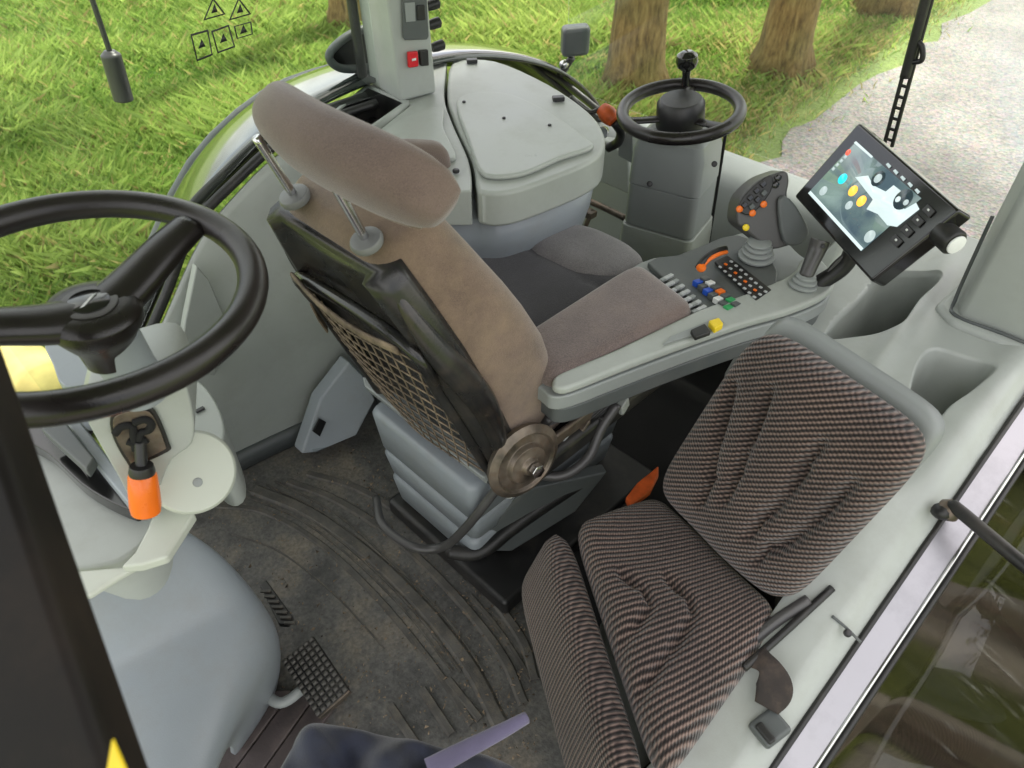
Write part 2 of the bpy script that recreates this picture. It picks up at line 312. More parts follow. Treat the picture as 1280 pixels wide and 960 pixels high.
def pad(name, A, B, C, D, th, mat, parent=None, n=30, k=7, p=9, crown=0.0, groove=None, m=None, bend=None, rot=0):
    A, B, C, D = map(Vector, (A, B, C, D)); m = m or n; nn = ((C - A).cross(D - B)).normalized()
    if nn.z < -.2 : nn = -nn
    L1 = ((B - A).length + (C - D).length) / 2; L2 = ((D - A).length + (C - B).length) / 2
    def prm(i, q): x = 2 * i / q - 1; return math.sin(x * math.pi / 2) * .35 + x * .65 if abs(x) < 1 else x
    top, bot, uv, verts = {}, {}, [], []
    for i in range(n + 1):
        for j in range(m + 1):
            s, t = prm(i, n), prm(j, m); r_ = max(abs(s), abs(t), 1e-9); f = 1 / max(1e-6, (abs(s / r_) ** k + abs(t / r_) ** k) ** (1 / k)) if r_ > 1e-6 else 1; s2, t2 = s * f, t * f
            a, b_ = (s2 + 1) / 2, (t2 + 1) / 2
            pos = (A * (1 - a) + B * a) * (1 - b_) + (D * (1 - a) + C * a) * b_
            e = math.sqrt(max(0, 1 - r_ ** p)); edge = r_ > .9999
            dz = crown * (1 - s * s) * (1 - t * t); g = groove(s, t) if groove and not edge else 0
            bb = bend(s, t) if bend else Vector((0, 0, 0))
            top[i, j] = len(verts); verts.append(pos + bb + nn * (th / 2 * e + dz + g * e)); uv.append((a * L1, b_ * L2 ))
            if edge: bot[i, j] = top[i, j]
            else: bot[i, j] = len(verts); verts.append(pos + bb - nn * (th / 2 * e)); uv.append((a * L1, b_ * L2))
    fs = []
    for i in range(n):
        for j in range(m):
            fs.append([top[i, j], top[i + 1, j], top[i + 1, j + 1], top[i, j + 1]]); q = [bot[i, j], bot[i, j + 1], bot[i + 1, j + 1], bot[i + 1, j]]
            fs.append(q)
    ca_, sa_ = math.cos(R(rot)), math.sin(R(rot)); uv = [(a * ca_ + b * sa_, -a * sa_ + b * ca_) for a, b in uv]
    return fixn(obj(name, verts, fs, mat, parent, uv=uv))
def inpoly(x, y, P):
    c = False; j = len(P) - 1
    for i in range(len(P)):
        if (P[i][1] > y) != (P[j][1] > y) and x < (P[j][0] - P[i][0]) * (y - P[i][1]) / (P[j][1] - P[i][1]) + P[i][0]: c = not c
        j = i
    return c
def sdist(x, y, P):
    d = 1e9
    for i in range(len(P)):
        ax, ay = P[i][0], P[i][1]; bx, by = P[(i + 1) % len(P)][0], P[(i + 1) % len(P)][1]; dx, dy = bx - ax, by - ay
        t = max(0, min(1, ((x - ax) * dx + (y - ay) * dy) / (dx * dx + dy * dy + 1e-12))); d = min(d, math.hypot(x - ax - t * dx, y - ay - t * dy))
    return -d if inpoly(x, y, P) else d
def sstep(a, b, x): t = max(0, min(1, (x - a) / (b - a))); return t * t * (3 - 2 * t)
def field(name, outline, zf, step, mat, parent=None, th=.01, rims=()):
    pts = [Vector((p[0], p[1])) for p in outline]; n0 = len(pts); ring = list(pts)
    xs = [p.x for p in pts]; ys = [p.y for p in pts]; x = min(xs)
    while x < max(xs):
        y = min(ys)
        while y < max(ys):
            if sdist(x, y, ring) < -step * .4 and all(not -.019 < sdist(x, y, q) < .008 for q in rims): pts.append(Vector((x, y)))
            y += step
        x += step
    for q in rims:
        for o_ in (.0055, .003, .0, -.004, -.0075, -.011, -.0145):
            for i in range(len(q)):
                t = (q[(i + 1) % len(q)] - q[i - 1]).normalized(); nv = Vector((t.y, -t.x)); p = q[i].xy + nv * .001
                if inpoly(p.x, p.y, q): nv = -nv
                p = q[i].xy + nv * o_
                if abs(sdist(p.x, p.y, q) - o_) < .0015: pts.append(p)
    r_ = delaunay_2d_cdt(pts, [(i, (i + 1) % n0) for i in range(n0)], [], 1, 1e-6)
    vs_ = [(v.x, v.y, zf(v.x, v.y)) for v in r_[0]]
    o = fixn(obj(name, vs_, [list(f) for f in r_[2]], mat, parent))
    m = o.modifiers.new('thick', 'SOLIDIFY'); m.thickness = th; m.offset = -1
    return o
def rrect(c, ax, ay, hx, hy, rad, n=5):
    out = []
    for sx, sy, a0 in ((1, 1, 0), (-1, 1, 90), (-1, -1, 180), (1, -1, 270)):
        for i in range(n):
            a = R(a0 + 90 * i / (n - 1)); out.append(c + ax * (sx * (hx - rad) + rad * math.cos(a)) + ay * (sy * (hy - rad) + rad * math.sin(a)))
    return out

# ================================================================== the ground outside
GZ = -1.3
def structure(o): o['kind'] = 'structure'; return o
structure(obj('ground', [(-60, -60, GZ), (140, -60, GZ), (140, 140, GZ), (-60, 140, GZ)], [[0, 1, 2, 3]], 'meadow_soil', smooth_=False))
road_edge = [(-6, -1.6), (2.0, 1.05), (3.6, 1.85), (4.95, 2.45), (6.6, 2.75), (9, 2.85), (12, 3.05), (24, 3.6), (60, 5.2)]
re_s = smooth([V(a, b, 0) for a, b in road_edge], 6)
rv, rf = [], []
for i, p in enumerate(re_s):
    j = .06 * math.sin(i * 1.7) + .04 * math.sin(i * 4.1)
    rv += [V(p.x, p.y + j, GZ + .012), V(p.x + 1.5, p.y - 1.6, GZ + .05), V(p.x + 2.5, p.y - 4.2, GZ + .02)]
    if i: k = 3 * i; rf += [[k - 3, k, k + 1, k - 2], [k - 2, k + 1, k + 2, k - 1]]
structure(obj('gravel_road', rv, rf, 'gravel'))

def make_grass():
    tone = []; X = []; nb = 320000
    th = rng.uniform(R(1), R(89), nb * 2); rr = 3.4 + 13.5 * rng.random(nb * 2) ** 1.25
    x, y = rr * np.cos(th), rr * np.sin(th)
    ex = np.array([p.x for p in re_s]); ey = np.array([p.y for p in re_s]); lim = np.interp(x, ex, ey)
    dd = y - lim; keep = (dd > .12 + .25 * rng.random(nb * 2)) | ((dd > -.25) & (rng.random(nb * 2) < .10)); keep &= (rng.random(nb * 2) < np.clip(.35 + dd * .9, .1, 1)); x, y, dd = x[keep][:nb], y[keep][:nb], dd[keep][:nb]; n = len(x)
    pn = np.sin(x * 1.9 + np.sin(y * 1.3) * 1.7) + np.sin(y * 2.3 + np.sin(x * 2.1) * 1.3) + .6 * np.sin(x * 5.1 + y * 4.3)
    hgt = (.07 + .13 * rng.random(n)) * (1 + .22 * pn) * np.clip(.45 + dd * .35, .4, 1.15); wd = .0035 + .0055 * rng.random(n)
    a = rng.uniform(0, 2 * np.pi, n); ln = rng.normal(0, .55, (n, 2)) * hgt[:, None]
    ca, sa = np.cos(a) * wd, np.sin(a) * wd; v = np.zeros((n, 4, 3)); z0 = np.full(n, GZ)
    v[:, 0] = np.stack([x - ca, y - sa, z0], 1); v[:, 1] = np.stack([x + ca, y + sa, z0], 1)
    v[:, 2] = np.stack([x + ln[:, 0] * .4 + ca * .8, y + ln[:, 1] * .4 + sa * .8, z0 + hgt * .6], 1); v[:, 3] = np.stack([x + ln[:, 0], y + ln[:, 1], z0 + hgt], 1)
    me = bpy.data.meshes.new('grass'); me.vertices.add(n * 4); me.vertices.foreach_set('co', v.ravel())
    base = np.arange(n)[:, None] * 4; tri = np.concatenate([base + [0, 1, 2], base + [0, 2, 3]], 1).ravel()
    me.loops.add(n * 6); me.loops.foreach_set('vertex_index', tri.astype(np.int32)); me.polygons.add(n * 2); me.polygons.foreach_set('loop_start', np.arange(0, n * 6, 3, dtype=np.int32))
    me.update(); g = rng.random(n) + .22 * pn + .25; edge = np.clip(1 - dd / 2.6, 0, 1) * (rng.random(n) < .8)
    c0 = np.array([.085, .18, .024]); c1 = np.array([.27, .37, .085]); dry = np.array([.36, .31, .12])
    c = c0 + (c1 - c0) * np.clip(g, 0, 1.3)[:, None]; dm = ((rng.random(n) < .08) | (rng.random(n) < edge * .6))[:, None]; c = np.where(dm, dry * (.6 + .7 * rng.random((n, 1))), c)
    col = np.ones((n, 4, 4)); col[:, :, :3] = c[:, None, :]
    at = me.color_attributes.new('tone', 'FLOAT_COLOR', 'POINT'); at.data.foreach_set('color', col.ravel().astype(np.float32))
    me.materials.append(MATS['grass_blades']); o = bpy.data.objects.new('grass', me); COL.objects.link(o); o['kind'] = 'stuff'; o['label'] = 'sunlit green meadow grass beside the gravel road'; o['category'] = 'grass'
make_grass()

# ------------------------------------------------------------------ trees
def tree_mesh_crown():
    n = 1300; vs_, fs = [], []
    for i in range(n):
        c = V(random.gauss(0, 1), random.gauss(0, 1), random.gauss(0, .8)); c = c.normalized() * (1.1 + 1.5 * random.random() ** .6); c.z += 2.2
        u = V(random.gauss(0, 1), random.gauss(0, 1), random.gauss(0, 1)).normalized(); v = u.orthogonal().normalized(); s = .10 + .1 * random.random()
        k = len(vs_); vs_ += [c - u * s, c + v * s * .5, c + u * s, c - v * s * .5]; fs.append([k, k + 1, k + 2, k + 3])
    return vs_, fs
crown_me = None
def tree(base, rad, label, lean=(0, 0)):
    global crown_me
    t = thing('roadside_tree', label, 'tree', base, 'tree trunks along the road'); rings = []
    for k in range(26):
        q = k / 25; z = 9.0 * q; rr = rad * (1 + .55 * math.exp(-z / .16) + .12 * math.exp(-z / .8)) * (1 - .35 * q)
        rings.append([V(base[0] + lean[0] * z + rr * math.cos(a) * (1 + .05 * math.sin(3 * a + z) + .035 * math.sin(11 * a + z * 3) + .14 * math.exp(-z / .2) * math.sin(5 * a)), base[1] + lean[1] * z + rr * math.sin(a) * (1 + .05 * math.sin(3 * a + z) + .035 * math.sin(11 * a + z * 3) + .14 * math.exp(-z / .2) * math.sin(5 * a)), base[2] - .05 + z) for a in [2 * math.pi * j / 30 for j in range(30)]])
    loft('trunk', rings, 'bark', t)
    for a in (.5, 2.2, 4.1):
        p0 = V(base[0] + lean[0] * 5, base[1] + lean[1] * 5, base[2] + 7.4 + a * .2); d = V(math.cos(a), math.sin(a), .9)
        tube('limb', [p0, p0 + d * .8, p0 + d * 1.7 + V(0, 0, .4)], lambda q: rad * .36 * (1 - .7 * q), 'bark', t)
    if crown_me is None:
        vs_, fs = tree_mesh_crown(); c = obj('crown', vs_, fs, 'leaf', t, smooth_=False); crown_me = c.data
        c.location = (lean[0] * 8.5, lean[1] * 8.5, 7.6)
    else:
        c = bpy.data.objects.new('crown', crown_me); COL.objects.link(c); c.parent = t; c.location = (lean[0] * 8.5, lean[1] * 8.5, 7.6)
tb = S(791, 118, z=GZ); tree((tb.x, tb.y, GZ), .235, 'straight yellow-brown tree trunk behind the small steering wheel', (.0, .0))
tb = S(972, 92, z=GZ); tree((tb.x, tb.y, GZ), .225, 'tree trunk with flared mossy base standing in the grass', (.012, -.012))
tb = S(1108, 14, z=GZ); tree((tb.x, tb.y, GZ), .27, 'tree trunk at the edge of the road, only its foot showing', (0, 0))
tb = S(444, 42, z=GZ); tree((tb.x, tb.y, GZ), .22, 'tree trunk on the meadow behind the switch pillar', (0, 0))

# ================================================================== cab floor
floor = structure(prism('cab_floor', [(-.5, .0, -.04), (1.95, .0, -.04), (1.95, 1.62, -.04), (-.5, 1.62, -.04)], (0, 0, .04), 'rubber_mat', None, .003))
def rib(pts, wd, h=.007, mat='rib_rubber', name='rib'):
    P = smooth([S(a, b, z=.001) for a, b in pts], 8); L_, R_ = [], []
    for i, p in enumerate(P):
        t = (P[min(i + 1, len(P) - 1)] - P[max(i - 1, 0)]).normalized(); s = V(-t.y, t.x, 0); L_.append(p + s * wd / 2); R_.append(p - s * wd / 2)
    rings = [[a + V(0, 0, -.0), a * .82 + b * .18 + V(0, 0, h * .6), b * .82 + a * .18 + V(0, 0, h * .6), b] for a, b in zip(L_, R_)]
    o = loft(name, rings, mat, floor, b=0); o.data.polygons.foreach_set('use_smooth', [False] * len(o.data.polygons)); return o
rib([(268, 632), (330, 640), (400, 680), (470, 745), (540, 830), (590, 905)], .016)
rib([(318, 612), (385, 640), (450, 685), (520, 750), (585, 830), (625, 905)], .034, .009)
rib([(360, 602), (420, 625), (490, 670), (560, 735), (625, 815), (655, 880)], .022, .009)
rib([(385, 592), (450, 612), (520, 655), (590, 720), (650, 795), (668, 850)], .022, .009)
rib([(588, 745), (625, 790), (664, 850)], .012)
for k_ in range(5): rib([(300 + 11 * k_, 618 - 4 * k_), (372 + 11 * k_, 648 - 2 * k_), (440 + 11 * k_, 698), (508 + 11 * k_, 766), (566 + 10 * k_, 840)], .005, .006)
rib([(290, 668), (350, 690), (420, 745), (480, 810)], .004, .004)
for a, b in (((488, 882), (520, 930)), ((528, 862), (565, 918)), ((560, 850), (600, 900))): rib([a, ((a[0] + b[0]) / 2, (a[1] + b[1]) / 2), b], .018, .012)
# broad ribs of the doorway step
for i in range(4):
    x0 = 268 + 36 * i
    prism('step_board', [S(x0 - 52, 975, z=.002), S(x0 - 18, 975, z=.002), S(x0 + 62, 868 - 3 * i, z=.002), S(x0 + 30, 868 - 3 * i, z=.002)], (0, 0, .010), 'step_board', floor, .003)
prism('floor_shade', [V(.66, .20, .001), V(1.85, .20, .001), V(1.85, 1.30, .001), V(1.12, 1.30, .001), V(1.12, .62, .001), V(.66, .60, .001)], (0, 0, .006), 'void_black', floor, .002)  # matte black sheet standing in for deep shade under seat and armrest
def crumbs():
    vs_, fs = [], []
    for i in range(4200):
        px, py = random.uniform(255, 670), random.uniform(560, 950); p = S(px, py, z=.004)
        if random.random() > (.9 if px > 430 + (py - 600) * .5 else .35): continue
        s = random.choice([.0012, .0015, .0015, .002, .002, .003]); k = len(vs_); q = [V(random.gauss(0, s), random.gauss(0, s), abs(random.gauss(0, s))) for _ in range(4)]
        vs_ += [p + a for a in q]; fs += [[k, k + 1, k + 2], [k, k + 2, k + 3], [k, k + 1, k + 3], [k + 1, k + 2, k + 3]]
    o = obj('floor_dirt', vs_, fs, 'dirt_crumb', smooth_=False); o['kind'] = 'stuff'; o['label'] = 'dry earth crumbs scattered on the black rubber floor'; o['category'] = 'dirt'
crumbs()

# ================================================================== far wheel-arch wall, window rails, outer fender
fw_ = thing('wheel_arch_panel', 'smooth grey inner wheel arch wall behind the driver seat', 'panel', (.7, 1.4, 0))
xs = [.18, .30, .40, .50, .60, .70, .80, .88]; zt_x = [.1, .33, .495, .711, .86, 1.1]; zt_z = [.22, .40, .607, .725, .735, .735]
rows = []
for q in (0, .12, .3, .5, .7, .88, 1):
    row = []
    for x in xs:
        zt = interp(x, zt_x, zt_z); yb = 1.385 - .16 * max(0, x - .42); yt = 1.43; bul = .05 * math.sin(q * math.pi)
        row.append(V(x - .03 * (1 - q), lerp(yb, yt, q ** .8) - bul * (.4 + .6 * (x - .2)), zt * q))
    rows.append(row)
sheet('arch_wall', rows, 'trim_light', fw_, .012)
skirt = smooth([V(.26, 1.375, .02), V(.42, 1.372, .02), V(.60, 1.345, .02), V(.78, 1.31, .02)], 6)
loft('skirting', [[p + V(0, .012, -.015), p + V(0, -.012, -.015), p + V(0, -.006, .035), p + V(0, .012, .035)] for p in skirt], 'trim_dark', fw_)
# corner foot with slot
prism('corner_bracket', [S(377, 568, y=1.28), S(400, 500, y=1.28), S(437, 452, y=1.27), S(455, 470, y=1.25), S(470, 500, y=1.22), S(446, 545, y=1.22), S(395, 566, y=1.25)], (0, .04, 0), 'trim_blue', fw_, .006)
prism('slot', [S(392, 540, y=1.262), S(400, 524, y=1.262), S(408, 528, y=1.262), S(400, 546, y=1.262)], (0, .006, 0), 'void_black', fw_, .001)
prism('corner_panel', [S(222, 468, y=1.37), S(232, 400, y=1.38), S(246, 332, y=1.385), S(262, 350, y=1.385), S(282, 398, y=1.385), S(270, 470, y=1.37)], (0, .02, 0), 'trim_light', fw_, .004)
rail = smooth([V(interp_x, 1.452, interp(interp_x, zt_x, zt_z) + .012) for interp_x in (.12, .22, .30, .40, .50, .62, .75, .88, 1.0)], 5)
wr = thing('window_rail', 'pair of black rubber window rails curving along the far wheel arch', 'window rail', (.5, 1.45, .3))
tube('inner_rail', rail, .011, 'black_plastic', wr, n=1)
tube('outer_rail', [p + V(0, .04, .004) for p in rail], .012, 'black_plastic', wr, n=1)
rf_ = thing('rear_fender', 'glossy dark green-black rear fender outside the far window reflecting sky', 'fender', (1.2, 1.9, 0))
outer_px = [(95, 520), (130, 430), (180, 330), (240, 205), (330, 120), (420, 85), (520, 64), (620, 68)]
outer = [S(a, b, y=1.95) for a, b in outer_px] + [V(2.02, 1.95, .44), V(2.15, 1.95, .30), V(2.25, 1.95, .1)]
inner = [V(.12, 1.50, .22), V(.26, 1.50, .36), V(.40, 1.50, .51), V(.58, 1.50, .655), V(.78, 1.50, .745), V(1.02, 1.52, .775), V(1.35, 1.52, .76), V(1.66, 1.52, .665), V(1.86, 1.52, .54), V(1.98, 1.52, .40), V(2.08, 1.52, .2)]
outer, inner = smooth(outer, 3), smooth(inner, 3)
sheet('fender_skin', [[p for p in inner], [lerp(a, b, .35) + V(0, 0, .03) for a, b in zip(inner, outer)], [lerp(a, b, .8) + V(0, 0, .03) for a, b in zip(inner, outer)], [p for p in outer], [p + V(0, .03, -.05) for p in outer]], 'fender_paint', rf_, .01, 1)
tube('fender_edge', outer, .016, 'trim_dark', rf_, n=1)
for q in (0, 1):
    tube('wiper_rail', [S(640 + 22 * q, 70 + 8 * q, x=1.75), S(700, 100 + 10 * q, x=1.78), S(752, 140 + 12 * q, x=1.80)], .009, 'gunmetal', rf_)

wl_ = thing('work_light', 'square black work lamp on a bracket above the far fender', 'work light', (1.9, 1.62, .5))
c = S(719, 50, x=1.9); ax = (V(.6, -.5, .05).normalized(), V(.5, .6, 0).normalized(), V(0, 0, 1))
box('lamp_housing', c, (.088, .06, .088), 'trim_dark', wl_, .014, ax)
box('lamp_lens', c + ax[1] * .032, (.07, .006, .07), 'black_gloss', wl_, .004, ax)
tube('lamp_arm', [c + V(-.01, 0, -.05), S(704, 88, x=1.88), S(696, 100, x=1.86)], .012, 'gunmetal', wl_)
lathe('lamp_bolt', [(.014, 0), (.014, .02), (.006, .026)], S(706, 80, x=1.86), (-1, -.5, .2), 'chrome', wl_, 14)

# ================================================================== far side console
sc = thing('side_console', 'pale grey moulded side console with rounded lid beyond the driver seat', 'console', (1.1, 1.3, 0))
Z1 = .75
back = [S(a, b, z=Z1) for a, b in ((405, 142), (458, 103), (502, 90), (545, 74))]
seam = smooth([S(a, b, z=Z1) for a, b in ((560, 76), (557, 120), (568, 155), (588, 200), (593, 238))], 4)
front_l = smooth([S(a, b, z=Z1) for a, b in ((590, 238), (560, 238), (520, 236), (480, 205), (440, 172), (405, 142))], 4)[:-1]
off = (seam[-1] - seam[0]).normalized().cross(V(0, 0, 1)) * .0035
prism('front_cover', [S(a, b, z=Z1) for a, b in ((463, 105), (502, 90), (545, 74))] + [p - V(.0025, -.0025, 0) for p in seam[:-1]] + [p - V(.0025, 0, 0) for p in front_l if p.x > S(458, 176, z=Z1).x or p.y < 1.2] + [S(459, 174, z=Z1), S(513, 131, z=Z1)], (0, 0, -.075), 'trim_light', sc, .012, 4)
right_out = smooth([S(a, b, z=Z1) for a, b in ((566, 74), (620, 76), (685, 104), (735, 138), (755, 165), (754, 188), (735, 203), (700, 218), (650, 236), (620, 241), (597, 238))], 4)
prism('rear_cover', right_out + [p + V(.0025, -.0025, 0) for p in seam[1:-1]][::-1], (0, 0, -.075), 'trim_light', sc, .014, 4)
lid = smooth([S(a, b, z=Z1) for a, b in ((571, 132), (600, 121), (640, 124), (690, 148), (735, 180), (738, 190), (700, 203), (655, 222), (615, 226), (598, 216), (585, 180))], 5, True)
prism('lid', lid, (0, 0, .012), 'trim_light', sc, .009, 4)
lid2 = smooth([S(a, b, z=Z1) for a, b in ((552, 138), (555, 165), (570, 200), (545, 200), (505, 186), (478, 172), (510, 150))], 5, True)
prism('lid', lid2, (0, 0, .009), 'trim_light', sc, .007, 4)
def scaled(loop, c, f, z): return [V(c.x + (p.x - c.x) * f, c.y + (p.y - c.y) * f, z) for p in loop]
full = right_out + front_l[1:] + back[:]
cc = V(1.25, 1.36, 0)
loft('lower_panel', [scaled(full, cc, .955, .676), scaled(full, cc, .93, .60), scaled(full, cc, .84, .48), scaled(full, cc, .76, .30), scaled(full, cc, .72, .0)], 'trim_blue', sc)
tube('panel_seam', [S(591, 245, z=.672), S(591, 262, z=.605), S(590, 290, z=.5)], .003, 'void_black', sc)
for (a, b) in ((590, 76), (698, 123), (663, 197)):
    box('clip', S(a, b, z=.757), (.028, .018, .010), 'screw', sc, .002, (V(.8, -.6, 0), V(.6, .8, 0), V(0, 0, 1)))
for (a, b, z) in ((570, 213, .757), (630, 147, .764), (580, 127, .764), (687, 156, .764), (603, 279, .56), (617, 278, .56)):
    lathe('screw', [(.007, -.004), (.007, .002), (.004, .003)] if z != .764 else [(.004, -.004), (.004, .0015), (.002, .002)], S(a, b, z=z), (0, 0, 1) if z > .6 else (-.7, -.5, .4), 'screw', sc, 12)
# open storage bin: a black walled tray let into the cover
bq = [S(a, b, z=Z1 + .0) for a, b in ((414, 146), (460, 109), (509, 130), (455, 168))]; bc = sum(bq, V(0, 0, 0)) / 4
rim = [lerp(bc, p, 1.06) for p in bq]; bi = [lerp(bc, p, .93) for p in bq]
loft('storage_bin', [[p + V(0, 0, -.075) for p in rim], [p + V(0, 0, .006) for p in rim], [p + V(0, 0, .006) for p in bi], [lerp(bc, p, .95) + V(0, 0, -.07) for p in bi]], 'trim_light', sc, caps=False)
loft('bin_liner', [[lerp(bc, p, .99) + V(0, 0, .002) for p in bi], [lerp(bc, p, .93) + V(0, 0, -.068) for p in bi]], 'black_plastic', sc, caps=False)
prism('bin_floor', [lerp(bc, p, .9) + V(0, 0, -.07) for p in bq], (0, 0, .004), 'black_plastic', sc, 0)

sp = thing('switch_pillar', 'upright grey pillar with a red and a black rocker switch', 'pillar', (1.08, 1.45, .75))
prism('pillar_body', [V(1.035, 1.405, .752), V(1.135, 1.39, .752), V(1.15, 1.55, .752), V(1.06, 1.555, .752)], (.0, .03, .95), 'trim_light', sp, .008)
tube('pillar_seal', [V(1.045, 1.56, .77), V(1.046, 1.575, 1.3), V(1.047, 1.59, 1.7)], .012, 'black_plastic', sp)
fpl = (V(1.035, 1.402, .752), V(.15, 1, -.03).normalized())
def onp(a, b, o_=0): return S(a, b, pl=fpl) - fpl[1] * o_
prism('switch_panel', [onp(501, -40), onp(531, -40), onp(535, 45), (onp(533, 49)), onp(506, 50), onp(503, 46)], -fpl[1] * .004, 'trim_dark', sp, .002)
prism('rocker_switch', [onp(508, 64), onp(520, 63), onp(521, 82), onp(509, 84)], -fpl[1] * .010, 'red', sp, .003)
prism('rocker_switch', [onp(522, 62), onp(533, 61), onp(534, 81), onp(524, 82)], -fpl[1] * .010, 'black_plastic', sp, .003)
prism('switch_mark', [onp(512, 72, .0105), onp(517, 71, .0105), onp(517, 74, .0105), onp(512, 75, .0105)], -fpl[1] * .001, 'white_key', sp, 0)
prism('socket', [onp(519, 6, .004), onp(529, 5, .004), onp(530, 24, .004), onp(520, 25, .004)], -fpl[1] * .004, 'black_plastic', sp, .002)
prism('blank_plate', [onp(504, 3, .004), onp(517, 2, .004), onp(518, 26, .004), onp(506, 27, .004)], -fpl[1] * .002, 'trim_mid', sp, .002)
for a, b in ((541, 8), (543, 32), (548, 60)):
    lathe('hook', [(.010, 0), (.012, .014), (.012, .03), (.006, .034)], S(a - 8, b, y=1.43), (1, -.2, .1), 'black_plastic', sp, 12)

wh = thing('window_latch', 'black teardrop window latch beside the switch pillar', 'latch', (1.1, 1.62, .75))
hl = smooth([S(a, b, y=1.60) for a, b in ((415, 62), (440, 42), (468, 36), (472, 60), (466, 82), (430, 86), (413, 76))], 5, True)
tube('handle_frame', hl, .010, 'trim_dark', wh, n=1, closed=True)
prism('handle_plate', [lerp(sum(hl, V(0, 0, 0)) / len(hl), p, .93) + V(0, .012, 0) for p in hl], (0, .008, 0), 'void_black', wh, 0)

# panes of glass
sg = thing('side_window', 'clear far side window pane with small warning stickers', 'window', (.6, 1.5, .5))
zs = [V(x, 1.472, interp(x, zt_x, zt_z) + .02) for x in (.12, .30, .50, .70, .9, 1.03)]
prism('pane', zs + [V(1.04, 1.50, 1.66), V(.0, 1.50, 1.66)], (0, .005, 0), 'clear_glass', sg, 0)
wpl = (V(.5, 1.482, 0.9), V(0, 1, -.02).normalized())
def onw(a, b, o_=.004): return S(a, b, pl=wpl) - wpl[1] * o_
def loopstrip(name, pts, wd, mat, parent, nrm):
    c = sum(pts, V(0, 0, 0)) / len(pts); inn = [lerp(p, c, wd) for p in pts]; n = len(pts)
    return loft(name, [pts, [p + nrm * .0008 for p in pts], [p + nrm * .0008 for p in inn], inn], mat, parent, caps=False)
for a in (0, 32):
    tri = [onw(252 + a, 25, .006), onw(280 + a, 17, .006), onw(264 + a, -4, .006)]
    loopstrip('warning_triangle', tri, .2, 'screw', sg, -wpl[1]); prism('warning_mark', [onw(262 + a, 16, .006), onw(270 + a, 14, .006), onw(266 + a, 4, .006)], -wpl[1] * .0008, 'screw', sg, 0)
for q in ((236, 42, 258, 36, 264, 68, 244, 76), (262, 38, 284, 30, 292, 58, 270, 66), (290, 32, 312, 26, 314, 42, 294, 48)):
    loopstrip('warning_box', [onw(q[i], q[i + 1], .006) for i in (0, 2, 4, 6)], .14, 'screw', sg, -wpl[1])
    prism('warning_mark', [onw((q[0] + q[4]) / 2 - 4, (q[1] + q[5]) / 2 + 5, .006), onw((q[0] + q[4]) / 2 + 5, (q[1] + q[5]) / 2 + 2, .006), onw((q[0] + q[4]) / 2, (q[1] + q[5]) / 2 - 7, .006)], -wpl[1] * .0008, 'screw', sg, 0)
rw_ = thing('rear_window', 'clear rear window pane above the small steering wheel', 'window', (1.86, .9, .5))
prism('pane', [V(1.90, .27, .50), V(1.90, 1.64, .50), V(1.84, 1.64, 1.80), V(1.84, .27, 1.80)], (.005, 0, 0), 'clear_glass', rw_, 0)
gs = thing('gas_strut', 'thin gas strut with thick grey sleeve hanging outside the far window', 'strut', (.53, 1.70, .8))
tube('strut_rod', [V(.535, 1.70, .90), V(.536, 1.70, 1.0), V(.54, 1.70, 1.35)], .0055, 'gunmetal', gs)
tube('strut_sleeve', [V(.529, 1.70, .812), V(.530, 1.70, .825), V(.534, 1.70, .895), V(.535, 1.70, .915)], lambda t: .011 + .009 * min(1, 5 * t, 5 * (1 - t)), 'gunmetal', gs, seg=16)

# cab roof, out of view, lengthened past the rear to keep sun out
cr = thing('cab_roof_sunshade', 'white cab roof over the seats with dark lining, lengthened rearward to block sun', 'roof', (.7, .75, 1.83))
box('roof_shell', (1.0, .78, 1.92), (3.2, 1.66, .10), 'trim_white', cr, .03)
box('roof_lining', (1.0, .78, 1.85), (3.06, 1.56, .03), 'trim_light', cr, .01)

# ================================================================== rear wall and rear steering station
rwp = thing('rear_wall_panel', 'grey rear wall panel behind the small steering column', 'panel', (1.8, .9, 0))
sheet('wall_skin', [[V(1.72 + .04 * q, y, z) for y in (.25, .55, .75, .95, 1.15, 1.30, 1.42)] for q, z in ((0, -.02), (0, .2), (.3, .38), (.8, .455), (1.6, .475), (4, .48))], 'trim_mid', rwp, .012)
prism('corner_trim', [S(748, 175, x=1.60), S(765, 178, x=1.62), S(785, 200, x=1.62), S(786, 243, x=1.62), S(742, 224, x=1.60)], (.04, 0, 0), 'trim_light', rwp, .006)
prism('dark_block', [S(772, 160, x=1.52), S(790, 165, x=1.52), S(790, 205, x=1.52), S(772, 195, x=1.52)], (.04, 0, 0), 'trim_mid', rwp, .004)
ol = thing('orange_lever', 'short lever with orange grip beside the small steering column', 'lever', (1.55, 1.2, .4))
p0, p1 = S(752, 135, x=1.45), S(768, 152, x=1.45)
tube('lever_grip', [p0, lerp(p0, p1, .5), p1], lambda t: .016 + .006 * math.sin(math.pi * t), 'orange_dirty', ol)
tube('lever_cable', [S(712, 122, x=1.40), S(735, 140, x=1.43), p0], .006, 'black_plastic', ol)
tube('lever_arm', [p1, S(776, 165, x=1.47), S(772, 178, x=1.5), S(760, 185, x=1.5)], .012, 'black_plastic', ol)
lathe('lever_boss', [(.012, 0), (.016, .01), (.016, .03)], S(755, 165, x=1.5), (-.8, -.4, .3), 'chrome', ol, 14)

